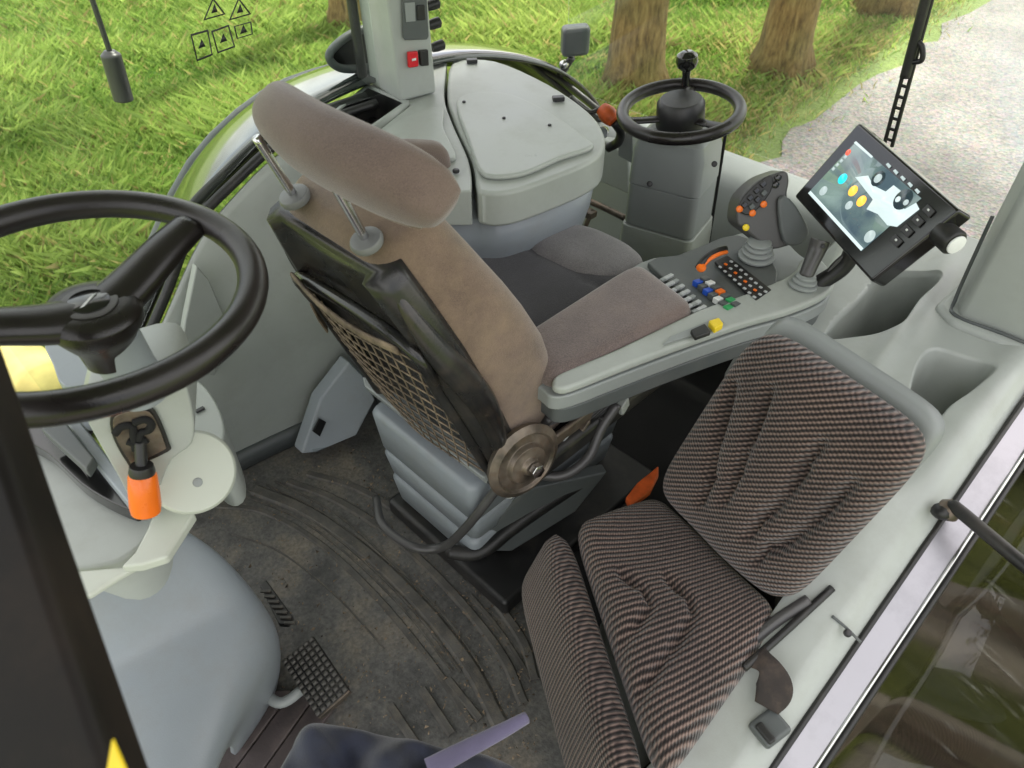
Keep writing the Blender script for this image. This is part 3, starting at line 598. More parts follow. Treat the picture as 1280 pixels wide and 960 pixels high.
pf = thing('foot_pedal_frame', 'rusty pedal rod in the dark footwell behind the side console', 'pedal', (1.5, 1.05, .0))
tube('pedal_rod', [S(738, 252, x=1.50), S(760, 262, x=1.50), S(782, 273, x=1.50)], .009, 'dirty_steel', pf)
tube('pedal_rod', [S(742, 262, x=1.48), S(735, 275, x=1.46), S(730, 290, x=1.45)], .007, 'dirty_steel', pf)
box('pedal_plate', S(735, 266, x=1.47), (.03, .045, .02), 'dirty_steel', pf, .004)

cl = thing('rear_steering_column', 'boxy grey three-piece steering column carrying the small wheel', 'steering column', (1.5, .92, 0))
def ring_px(l, z): return [S(a, b, z=z) for a, b in l]
# column as lofted shells between three heights, axis leaning slightly
def col_ring(z, gx=0.0):
    t = (z - .20) / .50; cx = lerp(1.60, 1.475, t); cy = lerp(.985, .915, t); hx = lerp(.085, .075, t) + gx; hy = lerp(.098, .083, t) + gx
    return rrect(V(cx, cy, z), V(.97, .24, 0), V(-.24, .97, 0), hx, hy, .022)
loft('lower_shell', [col_ring(.0, .010), col_ring(.38, .010), col_ring(.425, .008)], 'trim_light', cl, b=.003)
loft('middle_shell', [col_ring(.428, .004), col_ring(.56, .004)], 'trim_mid', cl, b=.003)
loft('upper_shell', [col_ring(.563, .006), col_ring(.66, .004), col_ring(.695, -.004), col_ring(.71, -.02)], 'trim_mid', cl, b=.003)
for a, b, z in ((812, 230, None), (867, 219, None), (866, 185, None), (893, 205, None), (853, 328, None)):
    lathe('screw', [(.007, -.006), (.007, .002), (.004, .003)], S(a, b, d=(S(a, b, x=1.5 if a > 840 else 1.45) - V(0, 0, CAM_Z)).dot(_f) * .975), (-.8, -.45, .4), 'screw', cl, 12)
r1, r2 = col_ring(.69, .009), col_ring(.03, .013)
tube('side_seam', [lerp(r2[17], r1[17], t) for t in (0, .3, .6, 1)], .004, 'void_black', cl)
lathe('tilt_boss', [(.03, 0), (.03, .045), (.02, .05)], V(1.47, .905, .70), (-.12, -.04, 1), 'black_plastic', cl)

rs = thing('rear_steering_wheel', 'small black steering wheel with spinner knob at the rear station', 'steering wheel', (1.46, .90, .72))
wc = V(1.462, .915, .752); nrm = V(-.13, .03, 1).normalized(); ua = nrm.orthogonal().normalized(); va = nrm.cross(ua); RW = .132
def circ(c, u, v, r_, n=48): return [c + (u * math.cos(2 * math.pi * i / n) + v * math.sin(2 * math.pi * i / n)) * r_ for i in range(n)]
tube('rim', circ(wc, ua, va, RW), .0145, 'wheel_rubber', rs, n=1, closed=True, seg=14)
lathe('hub', [(.052, -.045), (.056, -.03), (.054, .018), (.046, .028), (.012, .030)], wc, nrm, 'black_plastic', rs)
for k in range(3):
    a = R(100 + 120 * k); d = ua * math.cos(a) + va * math.sin(a)
    tube('spoke', [wc + d * .04 - nrm * .012, wc + d * .08 - nrm * .008, wc + d * RW], (lambda t: (.006, .014)), 'wheel_rubber', rs, flat=nrm)
kb = S(857, 106, z=.775)
lathe('spinner_knob', [(.010, .0), (.009, .022), (.010, .034), (.022, .044), (.026, .056), (.024, .070), (.012, .078)], kb, nrm, 'black_gloss', rs, 24)

# ================================================================== near-side trim with pockets, sill, strut, glass, rear pillar
tp = thing('rear_side_trim', 'pale grey moulded side trim with two deep pockets beside the folding seat', 'trim panel', (1.1, .2, .2))
xk = [.40, .50, .72, .95, 1.15, 1.30, 1.75]; zk = [.30, .325, .40, .485, .535, .55, .555]
pk1 = smooth([S(a, b, z=.55).xy.to_3d() for a, b in ((1034, 414), (1072, 376), (1105, 345), (1140, 341), (1172, 346), (1166, 360), (1145, 380), (1128, 404), (1112, 412), (1070, 417))], 3, True)
pk2 = smooth([S(a, b, z=.54).xy.to_3d() for a, b in ((1140, 488), (1148, 455), (1165, 441), (1195, 448), (1238, 466), (1215, 490), (1188, 506), (1165, 530), (1145, 520))], 3, True)
def trim_z(x, y):
    z = interp(x, xk, zk)
    z += .012 * math.exp(-((y - .085) / .03) ** 2) * sstep(.9, 1.1, x)
    z -= .025 * sstep(.07, .035, y)
    z -= .20 * (1 - sstep(-.014, .003, sdist(x, y, pk1))); z -= .15 * (1 - sstep(-.020, .003, sdist(x, y, pk2)))
    z += .012 * math.exp(-((y - (.245 + .10 * (x - 1.1))) / .018) ** 2) * sstep(1.02, 1.15, x) * sstep(1.75, 1.5, x)
    z -= .11 * sstep(.36 + .2 * (x - 1.0), .47 + .2 * (x - 1.0), y)
    z += .018 * math.exp(-((x - .93) / .07) ** 2 - ((y - .12) / .04) ** 2)
    return z
ol_ = [(.40, .030), (.60, .030), (.8, .031), (1.0, .033), (1.2, .036), (1.4, .038), (1.75, .04), (1.76, .25), (1.74, .52), (1.5, .56), (1.25, .53), (1.12, .50), (1.0, .44), (.93, .36), (.86, .20), (.78, .150), (.60, .145), (.42, .16)]
pk1, pk2 = smooth(pk1, 3, True), smooth(pk2, 3, True)
field('moulded_skin', ol_, trim_z, .009, 'trim_light', tp, .004, (pk1, pk2))
prism('inner_side', [V(.42, .165, 0), V(.60, .15, 0), V(.78, .155, 0), V(.86, .205, 0), V(.93, .365, 0), V(1.0, .445, 0), V(1.25, .535, 0), V(1.25, .50, 0), V(1.03, .42, 0), V(.97, .35, 0), V(.9, .18, 0), V(.8, .13, 0), V(.42, .12, 0)], (0, 0, .30), 'black_plastic', tp, .004)
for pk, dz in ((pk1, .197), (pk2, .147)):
    pc_ = sum(pk, V(0, 0, 0)) / len(pk); prism('pocket_shade', [V(lerp(pc_.x, p.x, .80), lerp(pc_.y, p.y, .80), interp(pc_.x, xk, zk) - dz) for p in pk], (0, 0, .006), 'trim_dark', tp, .001)  # dark plate at each pocket bottom, shade put in as colour
tube('panel_joint', [S(1040, 770, z=.417), S(1058, 785, z=.414), S(1076, 803, z=.409)], .0022, 'trim_dark', tp)
lathe('screw', [(.006, -.004), (.006, .002), (.004, .003)], S(1060, 791, z=.415), (0, -.2, 1), 'screw', tp, 12)
box('trim_clip', S(1264, 480, z=.535), (.018, .010, .008), 'screw', tp, .002)

dsill = thing('door_sill', 'scuffed aluminium door sill strip along the pale side trim', 'sill', (1, .01, .3))
def sill_line(y, dz): return [V(x, y, interp(x, xk, zk) - .03 + dz) for x in (.36, .5, .6, .72, .85, 1.0, 1.15, 1.3, 1.5)]
a_, b_ = sill_line(.029, .004), sill_line(-.010, -.004)
loft('sill_strip', [[p, q, q - V(0, 0, .02), p - V(0, 0, .02)] for p, q in zip(a_, b_)], 'alu', dsill, b=.002)
tube('sill_seal', sill_line(.032, .004), .005, 'black_plastic', dsill)
tube('sill_edge', sill_line(-.011, -.004), .003, 'chrome', dsill)
dst = thing('door_strut', 'black gas strut with ball joint bolted to the door sill', 'strut', (1.04, .03, .45))
sp0 = S(1186, 638, z=.50); 
lathe('ball_joint', [(.006, -.012), (.015, -.008), (.019, .0), (.015, .010), (.007, .016)], sp0, (.1, -.5, 1), 'dirty_steel', dst, 16)
tube('joint_cap', [S(1172, 637, z=.495), S(1178, 641, z=.50), sp0], .012, 'black_plastic', dst)
e1 = S(1300, 722, z=.52); tube('strut_body', [sp0 + V(0, 0, .012), lerp(sp0, e1, .12) + V(0, 0, .012), e1, e1 + (e1 - sp0) * .8], lambda t: .007 if t < .12 else .0105, 'black_plastic', dst)

dg = thing('door_glass', 'dark tinted open door pane streaked with pale wipe marks', 'window', (.9, -.2, .2))
g0 = [V(x, -.018, interp(x, xk, zk) - .045) for x in (.30, .6, .9, 1.2, 1.6)]
loft('pane', [[p, p + V(.0, -.75, -.22), p + V(0, -.75, -.226), p + V(0, 0, -.006)] for p in g0], 'tinted_glass', dg)
tube('pane_seal', g0, .005, 'black_plastic', dg, n=1)
tf = thing('near_fender', 'dark brown-black near fender seen under the tinted pane', 'fender', (.9, -.3, -.4))
sheet('fender_skin', [[V(.1 + .10 * i, y, .02 - .02 * q + .16 * math.sin((i / 8) * 1.5) - .35 * q * q) for i in range(9)] for q, y in ((0, .0), (.3, -.12), (.6, -.25), (1, -.36))], 'post_paint', tf, .01)

rp_ = thing('rear_pillar', 'wide pale grey rear corner pillar above the side trim', 'pillar', (1.45, .12, .5))
prism('pillar_cover', [V(1.425, .02, .50), V(1.42, .205, .50), V(1.50, .235, .50), V(1.62, .22, .50), V(1.62, .02, .50)], (.015, -.012, 1.2), 'trim_light', rp_, .012, 4)
prism('pillar_foot', [V(1.40, .02, .48), V(1.395, .205, .48), V(1.43, .25, .48), V(1.64, .24, .48), V(1.64, .02, .48)], (0, 0, .085), 'trim_light', rp_, .014, 4)
tube('pillar_joint', [V(1.4185, .025, .566), V(1.4165, .12, .567), V(1.4135, .207, .567), V(1.455, .226, .58), V(1.463, .232, .75)], .0035, 'trim_dark', rp_)
rb = thing('slotted_rod', 'black slotted bar with a small hook rising at the rear window', 'bar', (1.86, .59, .6))
q0, q1 = S(1110, 182, x=1.80), S(1166, -25, x=1.80); dr = (q1 - q0).normalized(); sd_ = V(0, 1, 0)
for s in (-1, 1): tube('bar', [q0 + sd_ * .009 * s, lerp(q0, q1, .5) + sd_ * .009 * s, q1 + sd_ * .009 * s], .0045, 'black_plastic', rb)
for i in range(14): p = lerp(q0, q1, .04 + .07 * i); tube('rung', [p - sd_ * .009, p, p + sd_ * .009], .0035, 'black_plastic', rb, n=2)
hk = S(1146, 72, x=1.79); tube('hook', [S(1148, 52, x=1.79), S(1153, 60, x=1.79), S(1152, 75, x=1.79), S(1140, 78, x=1.79)], .006, 'black_plastic', rb)
tube('upper_bar', [lerp(q0, q1, .45) + V(-.01, 0, 0), lerp(q0, q1, .75) + V(-.01, 0, 0), q1 + V(-.01, 0, 0) + (q1 - q0) * .8], .011, 'black_plastic', rb)

# ================================================================== driver seat
ds = thing('driver_seat', 'brown and grey fabric driver seat on bellows, turned towards the rear', 'seat', (.82, .80, 0))
box('floor_plate', (.84, .80, .025), (.52, .40, .05), 'black_plastic', ds, .012)
for z0, z1, g in ((.06, .145, .000), (.15, .225, .006), (.23, .345, .014)):
    rings = [rrect(V(.825, .845, z), V(1, 0, 0), V(0, 1, 0), .225 + g + o, .135 + g * 1.3 + o, .02, 5) for z, o in ((z0, -.010), (z0 + .006, .0), (z1 - .012, .008), (z1 - .003, .004), (z1, -.004))]
    loft('bellows_tier', rings, 'trim_blue', ds)
box('slide_rail', (.88, .69, .375), (.56, .03, .03), 'dirty_steel', ds, .005)
prism('rear_rail', [S(452, 470, z=.40), S(470, 472, z=.40), S(612, 575, z=.40), S(616, 592, z=.40), S(604, 598, z=.40), S(455, 482, z=.40)], (.012, 0, -.03), 'trim_mid', ds, .005)
box('seat_pan', (.90, .80, .415), (.50, .44, .05), 'black_plastic', ds, .015)
def sgroove(s, t): return -.006 * math.exp(-((abs(t) - .62) / .05) ** 2) - .004 * math.exp(-((s - .35) / .05) ** 2) * (abs(t) < .62) + .014 * sstep(.6, .85, abs(t))
pad('cushion', V(.66, 1.10, .495), V(1.17, 1.10, .505), V(1.17, .60, .505), V(.66, .60, .495), .13, 'fabric_slate', ds, 40, 6, 7, .01, sgroove)
pad('thigh_bolster', V(.985, 1.00, .556), V(1.175, .98, .552), V(1.17, .72, .552), V(1.0, .74, .556), .07, 'fabric_slate_pale', ds, 24, 2.6, 4)
# backrest
def bc_(t): return V(.480 + .185 * t, .805, .905 - .50 * t)
bn = V(.93, 0, .37).normalized(); bd = V(.37, 0, -.93).normalized()
def bring(t, hw, th, offn=0, rad=.04): return rrect(bc_(t) + bn * offn, V(0, 1, 0), bn, hw, th / 2, min(rad, th / 2 * .98), 7)
hwf = lambda t: interp(t, [-.04, .0, .12, .3, .55, .8, 1.0], [.115, .125, .148, .175, .190, .188, .172])
ts = [-.035, -.02, .0, .05, .12, .2, .3, .42, .55, .68, .8, .9, 1.0, 1.06]
loft('backrest', [bring(t, hwf(t) * (1 if t > -.03 else .93) + .006, (.06 if t < -.03 else .09 if t < -.01 else .12 + .05 * min(1, t * 2)), .025 + .025 * min(1, t * 2), .05) for t in ts], 'fabric_taupe_worn', ds)
def sring(t, hw): # curved black shell hugging the back
    c = bc_(t); out = []
    prof = [(1.0, -.005), (1.035, -.02), (1.03, -.044), (.92, -.062), (.86, -.062), (.80, -.048), (0, -.050), (-.80, -.048), (-.86, -.062), (-.92, -.062), (-1.03, -.044), (-1.035, -.02), (-1.0, -.005), (-.9, -.01), (0, -.01), (.9, -.01)]
    return [c + V(0, 1, 0) * hw * a + bn * b_ for a, b_ in prof]
sh = loft('back_shell', [sring(t, hwf(t) + .004) for t in ts[2:]], 'shell_black', ds)
# raised rim of the shell and net pocket
rimp = [bc_(t) + V(0, 1, 0) * (hwf(t) * .86) * s - bn * .066 for s, tt in ((1, [1.0, .8, .6, .42, .26]), (-1, [.20, .42, .6, .8, 1.0])) for t in tt]
tube('pocket_frame', rimp, .010, 'shell_black', ds, n=5, closed=True)
net_v = []
def netpt(t, s): return bc_(t) + V(0, 1, 0) * hwf(t) * .84 * s - bn * (.070 + .012 * (1 - s * s))
for i in range(12):
    t = .26 + .72 * i / 11
    tube('net_strand', [netpt(t + .05 * math.sin(a * 2) * (1 - abs(a)), a) for a in (-1, -.6, -.2, .2, .6, 1)], .0017, 'net_cord', ds, n=4, seg=5)
for i in range(15):
    s = -1.35 + 2.3 * i / 14
    ptl = [(t, s + .9 * (t - .25)) for t in [.25 + .73 * k / 10 for k in range(11)]]; ptl = [(t, q) for t, q in ptl if -1 <= q <= 1]
    if len(ptl) > 2: tube('net_strand', [netpt(t, q) for t, q in ptl], .0015, 'net_cord', ds, n=2, seg=5)
tube('strap', [netpt(.22, .95) - bn * .006, netpt(.22, .3) - bn * .008, netpt(.22, -.4) - bn * .008, netpt(.22, -.95) - bn * .006], (lambda t: (.004, .011)), 'net_cord', ds, flat=bn)
# shoulder caps of polished black plastic
for s in (-1, 1):
    tube('shell_edge', [bc_(t) + V(0, s, 0) * (hwf(t) + .004) - bn * (.034 + .008 * math.sin(9 * t)) for t in (.03, .12, .24, .36, .5, .64, .78, .92)], (lambda t: (.001 + .016 * min(1, 3 * t, 4 * (1 - t)), .004 + .020 * math.sin(math.pi * t))), 'shell_black', ds, flat=V(0, 1, 0), seg=16)
prism('badge', [netpt(.36, .97) - bn * .006, netpt(.44, 1.0) - bn * .006, netpt(.50, .98) - bn * .006, netpt(.50, .90) - bn * .012, netpt(.42, .88) - bn * .012], -bn * .004, 'net_cord', ds, .002)
for py_, yy in ((0, .884), (1, .717)):
    b0 = V(.452, yy, .925); ax_ = V(-.34, 0, .94)
    lathe('post_collar', [(.021, -.010), (.023, -.003), (.021, .002), (.012, .004)], b0, ax_, 'collar_grey', ds, 24)
    tube('headrest_post', [b0 - ax_ * .02, b0 + ax_ * .03, b0 + ax_ * .10], .0065, 'chrome', ds)
# headrest: winged oval cushion
hr = []
for i in range(25):
    q = -1 + 2 * i / 24; y = .757 - q * .178; e = math.sqrt(max(0.0, 1 - abs(q) ** (3.2 if q < 0 else 6))); e = max(e, .10)
    fwd = .040 * q * q; c = V(.440 + fwd, y, 1.040 - .022 * q * q * (1 if q > 0 else .4)); ring = []
    for k in range(28):
        a = 2 * math.pi * k / 28; ca, sa = math.cos(a), math.sin(a)
        u = math.copysign(abs(ca) ** .75, ca) * .040 * (.45 + .55 * e); v_ = math.copysign(abs(sa) ** .75, sa) * .052 * e
        ring.append(c + V(.87, 0, .50) * u + V(-.50, 0, .87) * v_)
    hr.append(ring)
hd = loft('headrest', hr, 'fabric_taupe', ds)
tube('piping', [lerp(r_[17], r_[18], .5) for r_ in hr[2:-2]], .0025, 'fabric_taupe_worn', hd, n=1, seg=6)
# far armrest folded upright
pad('folded_armrest', S(494, 174, y=1.10) + V(0, .0, -.1), S(494, 172, y=1.10), S(560, 176, y=1.10), S(556, 246, y=1.10) + V(0, 0, -.06), .055, 'fabric_taupe', ds, 22, 4, 6)
# recliner, levers, bars at the side of the seat
rc_ = V(.618, .578, .475)
lathe('recliner', [(.070, .0), (.074, .012), (.060, .020), (.056, .014), (.040, .016), (.036, .026), (.018, .028), (.014, .036)], rc_ + V(0, .02, 0), (-.15, -1, .12), 'dirty_steel', ds)
lathe('recliner_bolt', [(.013, 0), (.013, .012), (.006, .014)], rc_ + V(-.004, -.018, .006), (-.15, -1, .12), 'chrome', ds, 6)
box('side_plate', (.78, .60, .44), (.24, .012, .05), 'dirty_steel', ds, .006)
tube('grab_bar', [S(470, 622, z=.15), S(478, 655, z=.15), S(515, 683, z=.15), S(552, 684, z=.16), S(580, 662, z=.24), S(620, 612, z=.35), S(655, 565, z=.44), S(688, 520, z=.51)], .0095, 'gunmetal', ds)
tube('lever_bar', [S(648, 575, z=.36), S(672, 592, z=.35), S(705, 594, z=.35), S(735, 572, z=.37), S(752, 535, z=.42), S(772, 505, z=.46)], .010, 'gunmetal', ds)
tube('tilt_bar', [S(560, 690, z=.10), S(600, 690, z=.10), S(640, 660, z=.13), S(690, 625, z=.17), S(740, 595, z=.2)], .016, 'black_plastic', ds)
tube('brace', [S(640, 600, z=.35), S(660, 568, z=.37), S(690, 522, z=.44)], .012, 'dirty_steel', ds)
box('white_cap', S(638, 612, z=.30), (.03, .018, .022), 'white_key', ds, .006, (V(.8, .6, .3), V(-.6, .8, 0), V(0, -.2, 1)))
prism('side_cover', [S(575, 690, z=.10), S(625, 640, z=.18), S(660, 612, z=.24), S(760, 590, z=.22), S(720, 640, z=.12), S(640, 690, z=.06)], (.02, .03, -.01), 'trim_dark', ds, .006)
for i in range(7):
    a = random.uniform(0, 30); tube('cable', [S(690 + a * .3, 560 - a * .5, z=.40), S(715 + 6 * i, 530 - 2 * i, z=.44), S(748 + 7 * i, 505 - 3 * i, z=.47), S(790 + 14 * i, 492 - 6 * i, z=.48)], .0045, random.choice(['black_plastic', 'dirty_steel', 'black_plastic']), ds)
for i in range(4): box('connector', S(705 + 24 * i, 548 - 14 * i, z=.43), (.03, .02, .028), ('trim_mid', 'dirty_steel', 'black_plastic', 'trim_light')[i], ds, .004, (V(1, .2, .3), V(-.2, 1, 0), V(-.3, 0, 1)))

# ================================================================== control armrest
ca = thing('control_armrest', 'driver armrest with padded top, key panel and grey control lever', 'armrest', (.95, .58, .5))
pad('arm_pad', S(632, 442, z=.605), S(797, 334, z=.615), S(872, 392, z=.615), S(688, 486, z=.605), .05, 'fabric_arm', ca, 34, 9, 12, .004)
body_top = smooth([S(a, b, z=.598) for a, b in ((630, 440), (800, 328), (845, 325), (900, 300), (935, 290), (975, 296), (1000, 318), (1030, 338), (1040, 358), (1030, 378), (985, 398), (930, 414), (860, 438), (775, 470), (715, 493), (690, 496), (676, 486), (640, 458))], 4, True)
prism('arm_housing', body_top, (0, 0, -.03), 'trim_mid', ca, .008)
prism('arm_underside', scaled(body_top, V(.95, .55, 0), .965, .566), (0, 0, -.035), 'trim_dark', ca, .012)
rail_o = [S(a, b, z=.605) for a, b in ((690, 487), (702, 474), (770, 445), (868, 398), (930, 376), (985, 352), (1002, 330), (1020, 330), (1040, 356), (1030, 376), (985, 396), (930, 412), (860, 436), (775, 468), (715, 492), (697, 494))]
prism('side_rail', smooth(rail_o, 4, True), (0, 0, .018), 'trim_light', ca, .008, 4)
prism('rail_plate', [S(a, b, z=.6235) for a, b in ((828, 432), (838, 422), (895, 398), (905, 404), (893, 412))], (0, 0, .003), 'trim_mid', ca, .001)
prism('hazard_slider', [S(a, b, z=.626) for a, b in ((884, 408), (897, 404), (903, 412), (892, 418))], (0, 0, .014), 'yellow', ca, .003)
prism('slider_base', [S(a, b, z=.626) for a, b in ((862, 417), (880, 409), (888, 420), (868, 427))], (0, 0, .010), 'black_plastic', ca, .003)
prism('key_deck', smooth([S(a, b, z=.601) for a, b in ((808, 335), (845, 326), (880, 312), (920, 300), (958, 322), (968, 372), (885, 404), (872, 390))], 2, True), (0, 0, .014), 'trim_dark', ca, .004)
ZK = .6165
for i in range(3):
    for j in range(8):
        u, v_ = j / 7, i / 2; a = lerp(lerp(828, 875, u), lerp(838, 886, u), v_); b_ = lerp(lerp(350, 396, u), lerp(345, 391, u), v_)
        box('key', S(a, b_, z=ZK), (.0085, .012, .006), 'key_grey' if (i + j) % 3 else 'trim_mid', ca, .0015, (V(.1, .99, 0), V(-.99, .1, 0), V(0, 0, 1)))
kc = ['blue_key', 'white_key', 'blue_key', 'orange', 'white_key', 'green_key', 'green_key']
for j in range(7):
    u = j / 6
    for i in range(2):
        a = lerp(872, 910, u) + 9 * i; b_ = lerp(354, 386, u) - 4 * i
        box('rocker', S(a, b_, z=ZK + .003), (.012, .019, .012), kc[j] if i == (j % 2) else 'trim_dark', ca, .0015, (V(.1, .99, 0), V(-.99, .1, .2), V(0, 0, 1)))
prism('keypad', [S(a, b, z=ZK) for a, b in ((892, 330), (908, 322), (964, 366), (944, 380))], (0, 0, .008), 'black_plastic', ca, .003)
for i in range(3):
    for j in range(8):
        u = (j + .5) / 8; a = lerp(897, 946, u) + 7 * i; b_ = lerp(331, 374, u) - 3.4 * i
        box('key', S(a, b_, z=ZK + .010), (.0065, .0050, .003), ('orange' if (i == 1 and j % 2 == 0) else 'key_grey'), ca, .001, (V(.1, .99, 0), V(-.99, .1, 0), V(0, 0, 1)))
tube('thumb_slider', [S(872, 336, z=.635), S(880, 325, z=.65), S(893, 315, z=.655), S(906, 311, z=.645)], .007, 'black_plastic', ca)
tube('slider_band', [S(878, 333, z=.64), S(887, 324, z=.652), S(898, 318, z=.655), S(908, 315, z=.645)], .004, 'orange', ca)
lathe('slider_knob', [(.008, 0), (.010, .006), (.006, .012)], S(876, 336, z=.635), (-.5, -.3, 1), 'orange', ca, 14)
# main control lever
lb = S(945, 322, z=.617)
for i, (r_, h) in enumerate(((.036, .0), (.031, .011), (.027, .021), (.024, .030))): lathe('boot_fold', [(r_ - .004, h), (r_, h + .003), (r_, h + .007), (r_ - .005, h + .010)], lb, (-.05, 0, 1), 'trim_mid', ca, 24)
gpl = (S(952, 270, z=.70), V(-.62, -.66, .42).normalized())
front = [S(a, b, pl=gpl) for a, b in ((922, 262), (928, 245), (948, 226), (968, 217), (983, 214), (987, 226), (985, 250), (1004, 280), (1006, 294), (994, 304), (966, 312), (952, 304), (936, 292), (922, 280))]
prism('lever_grip', smooth(front, 3, True), -gpl[1] * .065, 'lever_grey', ca, .012, 4)
prism('palm_rest', smooth([S(a, b, pl=gpl) + gpl[1] * .001 for a, b in ((970, 250), (985, 248), (1006, 280), (1007, 296), (994, 306), (976, 300))], 3, True), gpl[1] * .012, 'trim_dark', ca, .007, 4)
prism('button_face', smooth([S(a, b, pl=gpl) + gpl[1] * .001 for a, b in ((922, 262), (928, 245), (948, 226), (964, 219), (962, 240), (938, 268))], 3, True), gpl[1] * .006, 'black_plastic', ca, .003)
gx_ = (S(960, 226, pl=gpl) - S(930, 256, pl=gpl)).normalized(); gy_ = gpl[1].cross(gx_)
for a, b, m_ in ((929, 256, 'black_gloss'), (936, 247, 'black_gloss'), (944, 238, 'black_gloss'), (952, 230, 'black_gloss'), (938, 258, 'trim_dark'), (945, 249, 'black_gloss'), (953, 241, 'trim_dark')):
    box('button', S(a, b, pl=gpl) + gpl[1] * .008, (.011, .010, .007), m_, ca, .002, (gx_, gy_, gpl[1]))
for a, b, m_ in ((972, 222, 'black_gloss'), (969, 231, 'black_gloss'), (923, 261, 'orange'), (939, 266, 'orange'), (953, 255, 'orange'), (931, 284, 'yellow')):
    lathe('button', [(.0065, 0), (.007, .004), (.004, .006)], S(a, b, pl=gpl) + gpl[1] * (.004 if a < 966 else .0), gpl[1], m_, ca, 12)
# small lever
jb = S(1003, 358, z=.622)
for i, (r_, h) in enumerate(((.027, .0), (.023, .009), (.019, .017))): lathe('boot_fold', [(r_ - .004, h), (r_, h + .002), (r_, h + .006), (r_ - .004, h + .009)], jb, (.1, 0, 1), 'trim_mid', ca, 24)
jt = S(1026, 300, z=.70)
tube('small_lever', [jb + V(0, 0, .02), lerp(jb, jt, .45) + V(0, 0, .01), lerp(jb, jt, .8), jt], lambda t: (.013 + .005 * t, .012 + .011 * t), 'gunmetal', ca, flat=V(-.6, .6, 0), seg=16)
lathe('lever_button', [(.004, 0), (.004, .004)], lerp(jb, jt, .85) + V(-.012, -.012, .012), (-.6, -.6, .5), 'screw', ca, 10)

# ================================================================== terminal
tm = thing('display_terminal', 'tilted black touch screen terminal with side buttons and round knob', 'screen', (1.27, .40, .62))
BL, BR, TL, TR = S(992, 245, z=.72), S(1088, 352, z=.72), S(1073, 152, z=.868), S(1200, 262, z=.868)
tn = (BR - BL).cross(TL - BL).normalized()
if tn.x > 0: tn = -tn
TP = (BL, tn)
def scr(a, b, o_=0): return S(a, b, pl=TP) + tn * o_
prism('bezel', [scr(992, 245), scr(1088, 352), scr(1200, 262), scr(1073, 152)], -tn * .035, 'black_gloss', tm, .006)
prism('back_housing', [lerp(scr(1090, 252), scr(a, b), .82) - tn * .036 for a, b in ((992, 245), (1088, 352), (1200, 262), (1073, 152))], -tn * .03, 'black_plastic', tm, .012)
sc_ = prism('screen', [scr(1011, 241, .0004), scr(1077, 314, .0004), scr(1152, 248, .0004), scr(1070, 178, .0004)], tn * .0008, 'screen_lit', tm, 0)
UO = .0016
def ui(name, pts, mat, o_=UO): return prism(name, [scr(a, b, o_) for a, b in pts], tn * .0004, mat, sc_, 0)
def uidisc(a, b, r_, mat, o_=UO):
    u = (TL - BL).normalized(); v_ = tn.cross(u); c = scr(a, b, o_); return prism('icon', circ(c, u, v_, r_, 20), tn * .0004, mat, sc_, 0)
ui('side_bar', [(1011, 242), (1014, 239), (1080, 311), (1077, 314)], 'ui_white'); ui('side_bar', [(1068, 179), (1071, 177), (1092, 196), (1090, 198)], 'ui_white')
ui('window_reflection', [(1070, 222), (1086, 220), (1092, 232), (1108, 240), (1118, 232), (1128, 240), (1118, 252), (1132, 262), (1146, 254), (1150, 262), (1122, 284), (1110, 282), (1098, 268), (1084, 262), (1092, 250)], 'ui_white')  # window reflection drawn onto the screen as a pale glowing shape
uidisc(1054, 224, .010, 'ui_cyan'); uidisc(1067, 239, .010, 'ui_orange'); uidisc(1078, 252, .010, 'ui_orange', .0024); uidisc(1030, 239, .009, 'ui_grey'); uidisc(1062, 257, .008, 'ui_grey')
uidisc(1099, 224, .014, 'ui_dark', .0024); uidisc(1099, 224, .008, 'ui_grey', .0032); uidisc(1130, 250, .018, 'ui_dark', .0024); uidisc(1124, 250, .005, 'ui_white', .0032); uidisc(1134, 254, .005, 'ui_grey', .0032)
uidisc(1061, 191, .006, 'ui_red'); uidisc(1088, 296, .011, 'ui_grey')
for i in range(4): ui('menu_line', [(1040 + 5 * i, 212 - 5 * i), (1043 + 5 * i, 209 - 5 * i), (1045 + 5 * i, 211 - 5 * i), (1042 + 5 * i, 214 - 5 * i)], 'ui_grey')
for i in range(5): ui('icon', [(1108 + 9 * i, 206 + 8 * i), (1111 + 9 * i, 204 + 8 * i), (1115 + 9 * i, 208 + 8 * i), (1112 + 9 * i, 211 + 8 * i)], 'ui_grey')
for i in range(4):
    a, b = 1121 + 13.5 * i, 301 - 12.5 * i
    prism('side_button', [scr(a - 8, b, .0005), scr(a + 1, b + 9, .0005), scr(a + 9, b + 1, .0005), scr(a, b - 8, .0005)], tn * .003, 'black_plastic', tm, .001)
    prism('button_mark', [scr(a - 1, b, .004), scr(a + 1, b + 2, .004), scr(a + 3, b, .004), scr(a + 1, b - 2, .004)], tn * .0004, 'white_key', tm, 0)
kp = S(1176, 292, pl=TP) - tn * .02; kd = (S(1198, 284, z=.80) - S(1160, 300, z=.80)).normalized()
lathe('knob', [(.020, -.02), (.021, .012), (.018, .016)], kp, V(.0, -1, -.25) * .6 + V(-.35, 0, .1), 'black_plastic', tm, 28)
lathe('knob_cap', [(.0155, .0165), (.0155, .020), (.010, .021)], kp, V(.0, -1, -.25) * .6 + V(-.35, 0, .1), 'white_key', tm, 28)
bm = lerp(BL, BR, .55) - tn * .05
tube('mount_arm', [bm + V(0, 0, .05), bm + V(0, 0, -.03), bm + V(-.03, .03, -.08), bm + V(-.06, .05, -.13)], .016, 'black_plastic', tm)
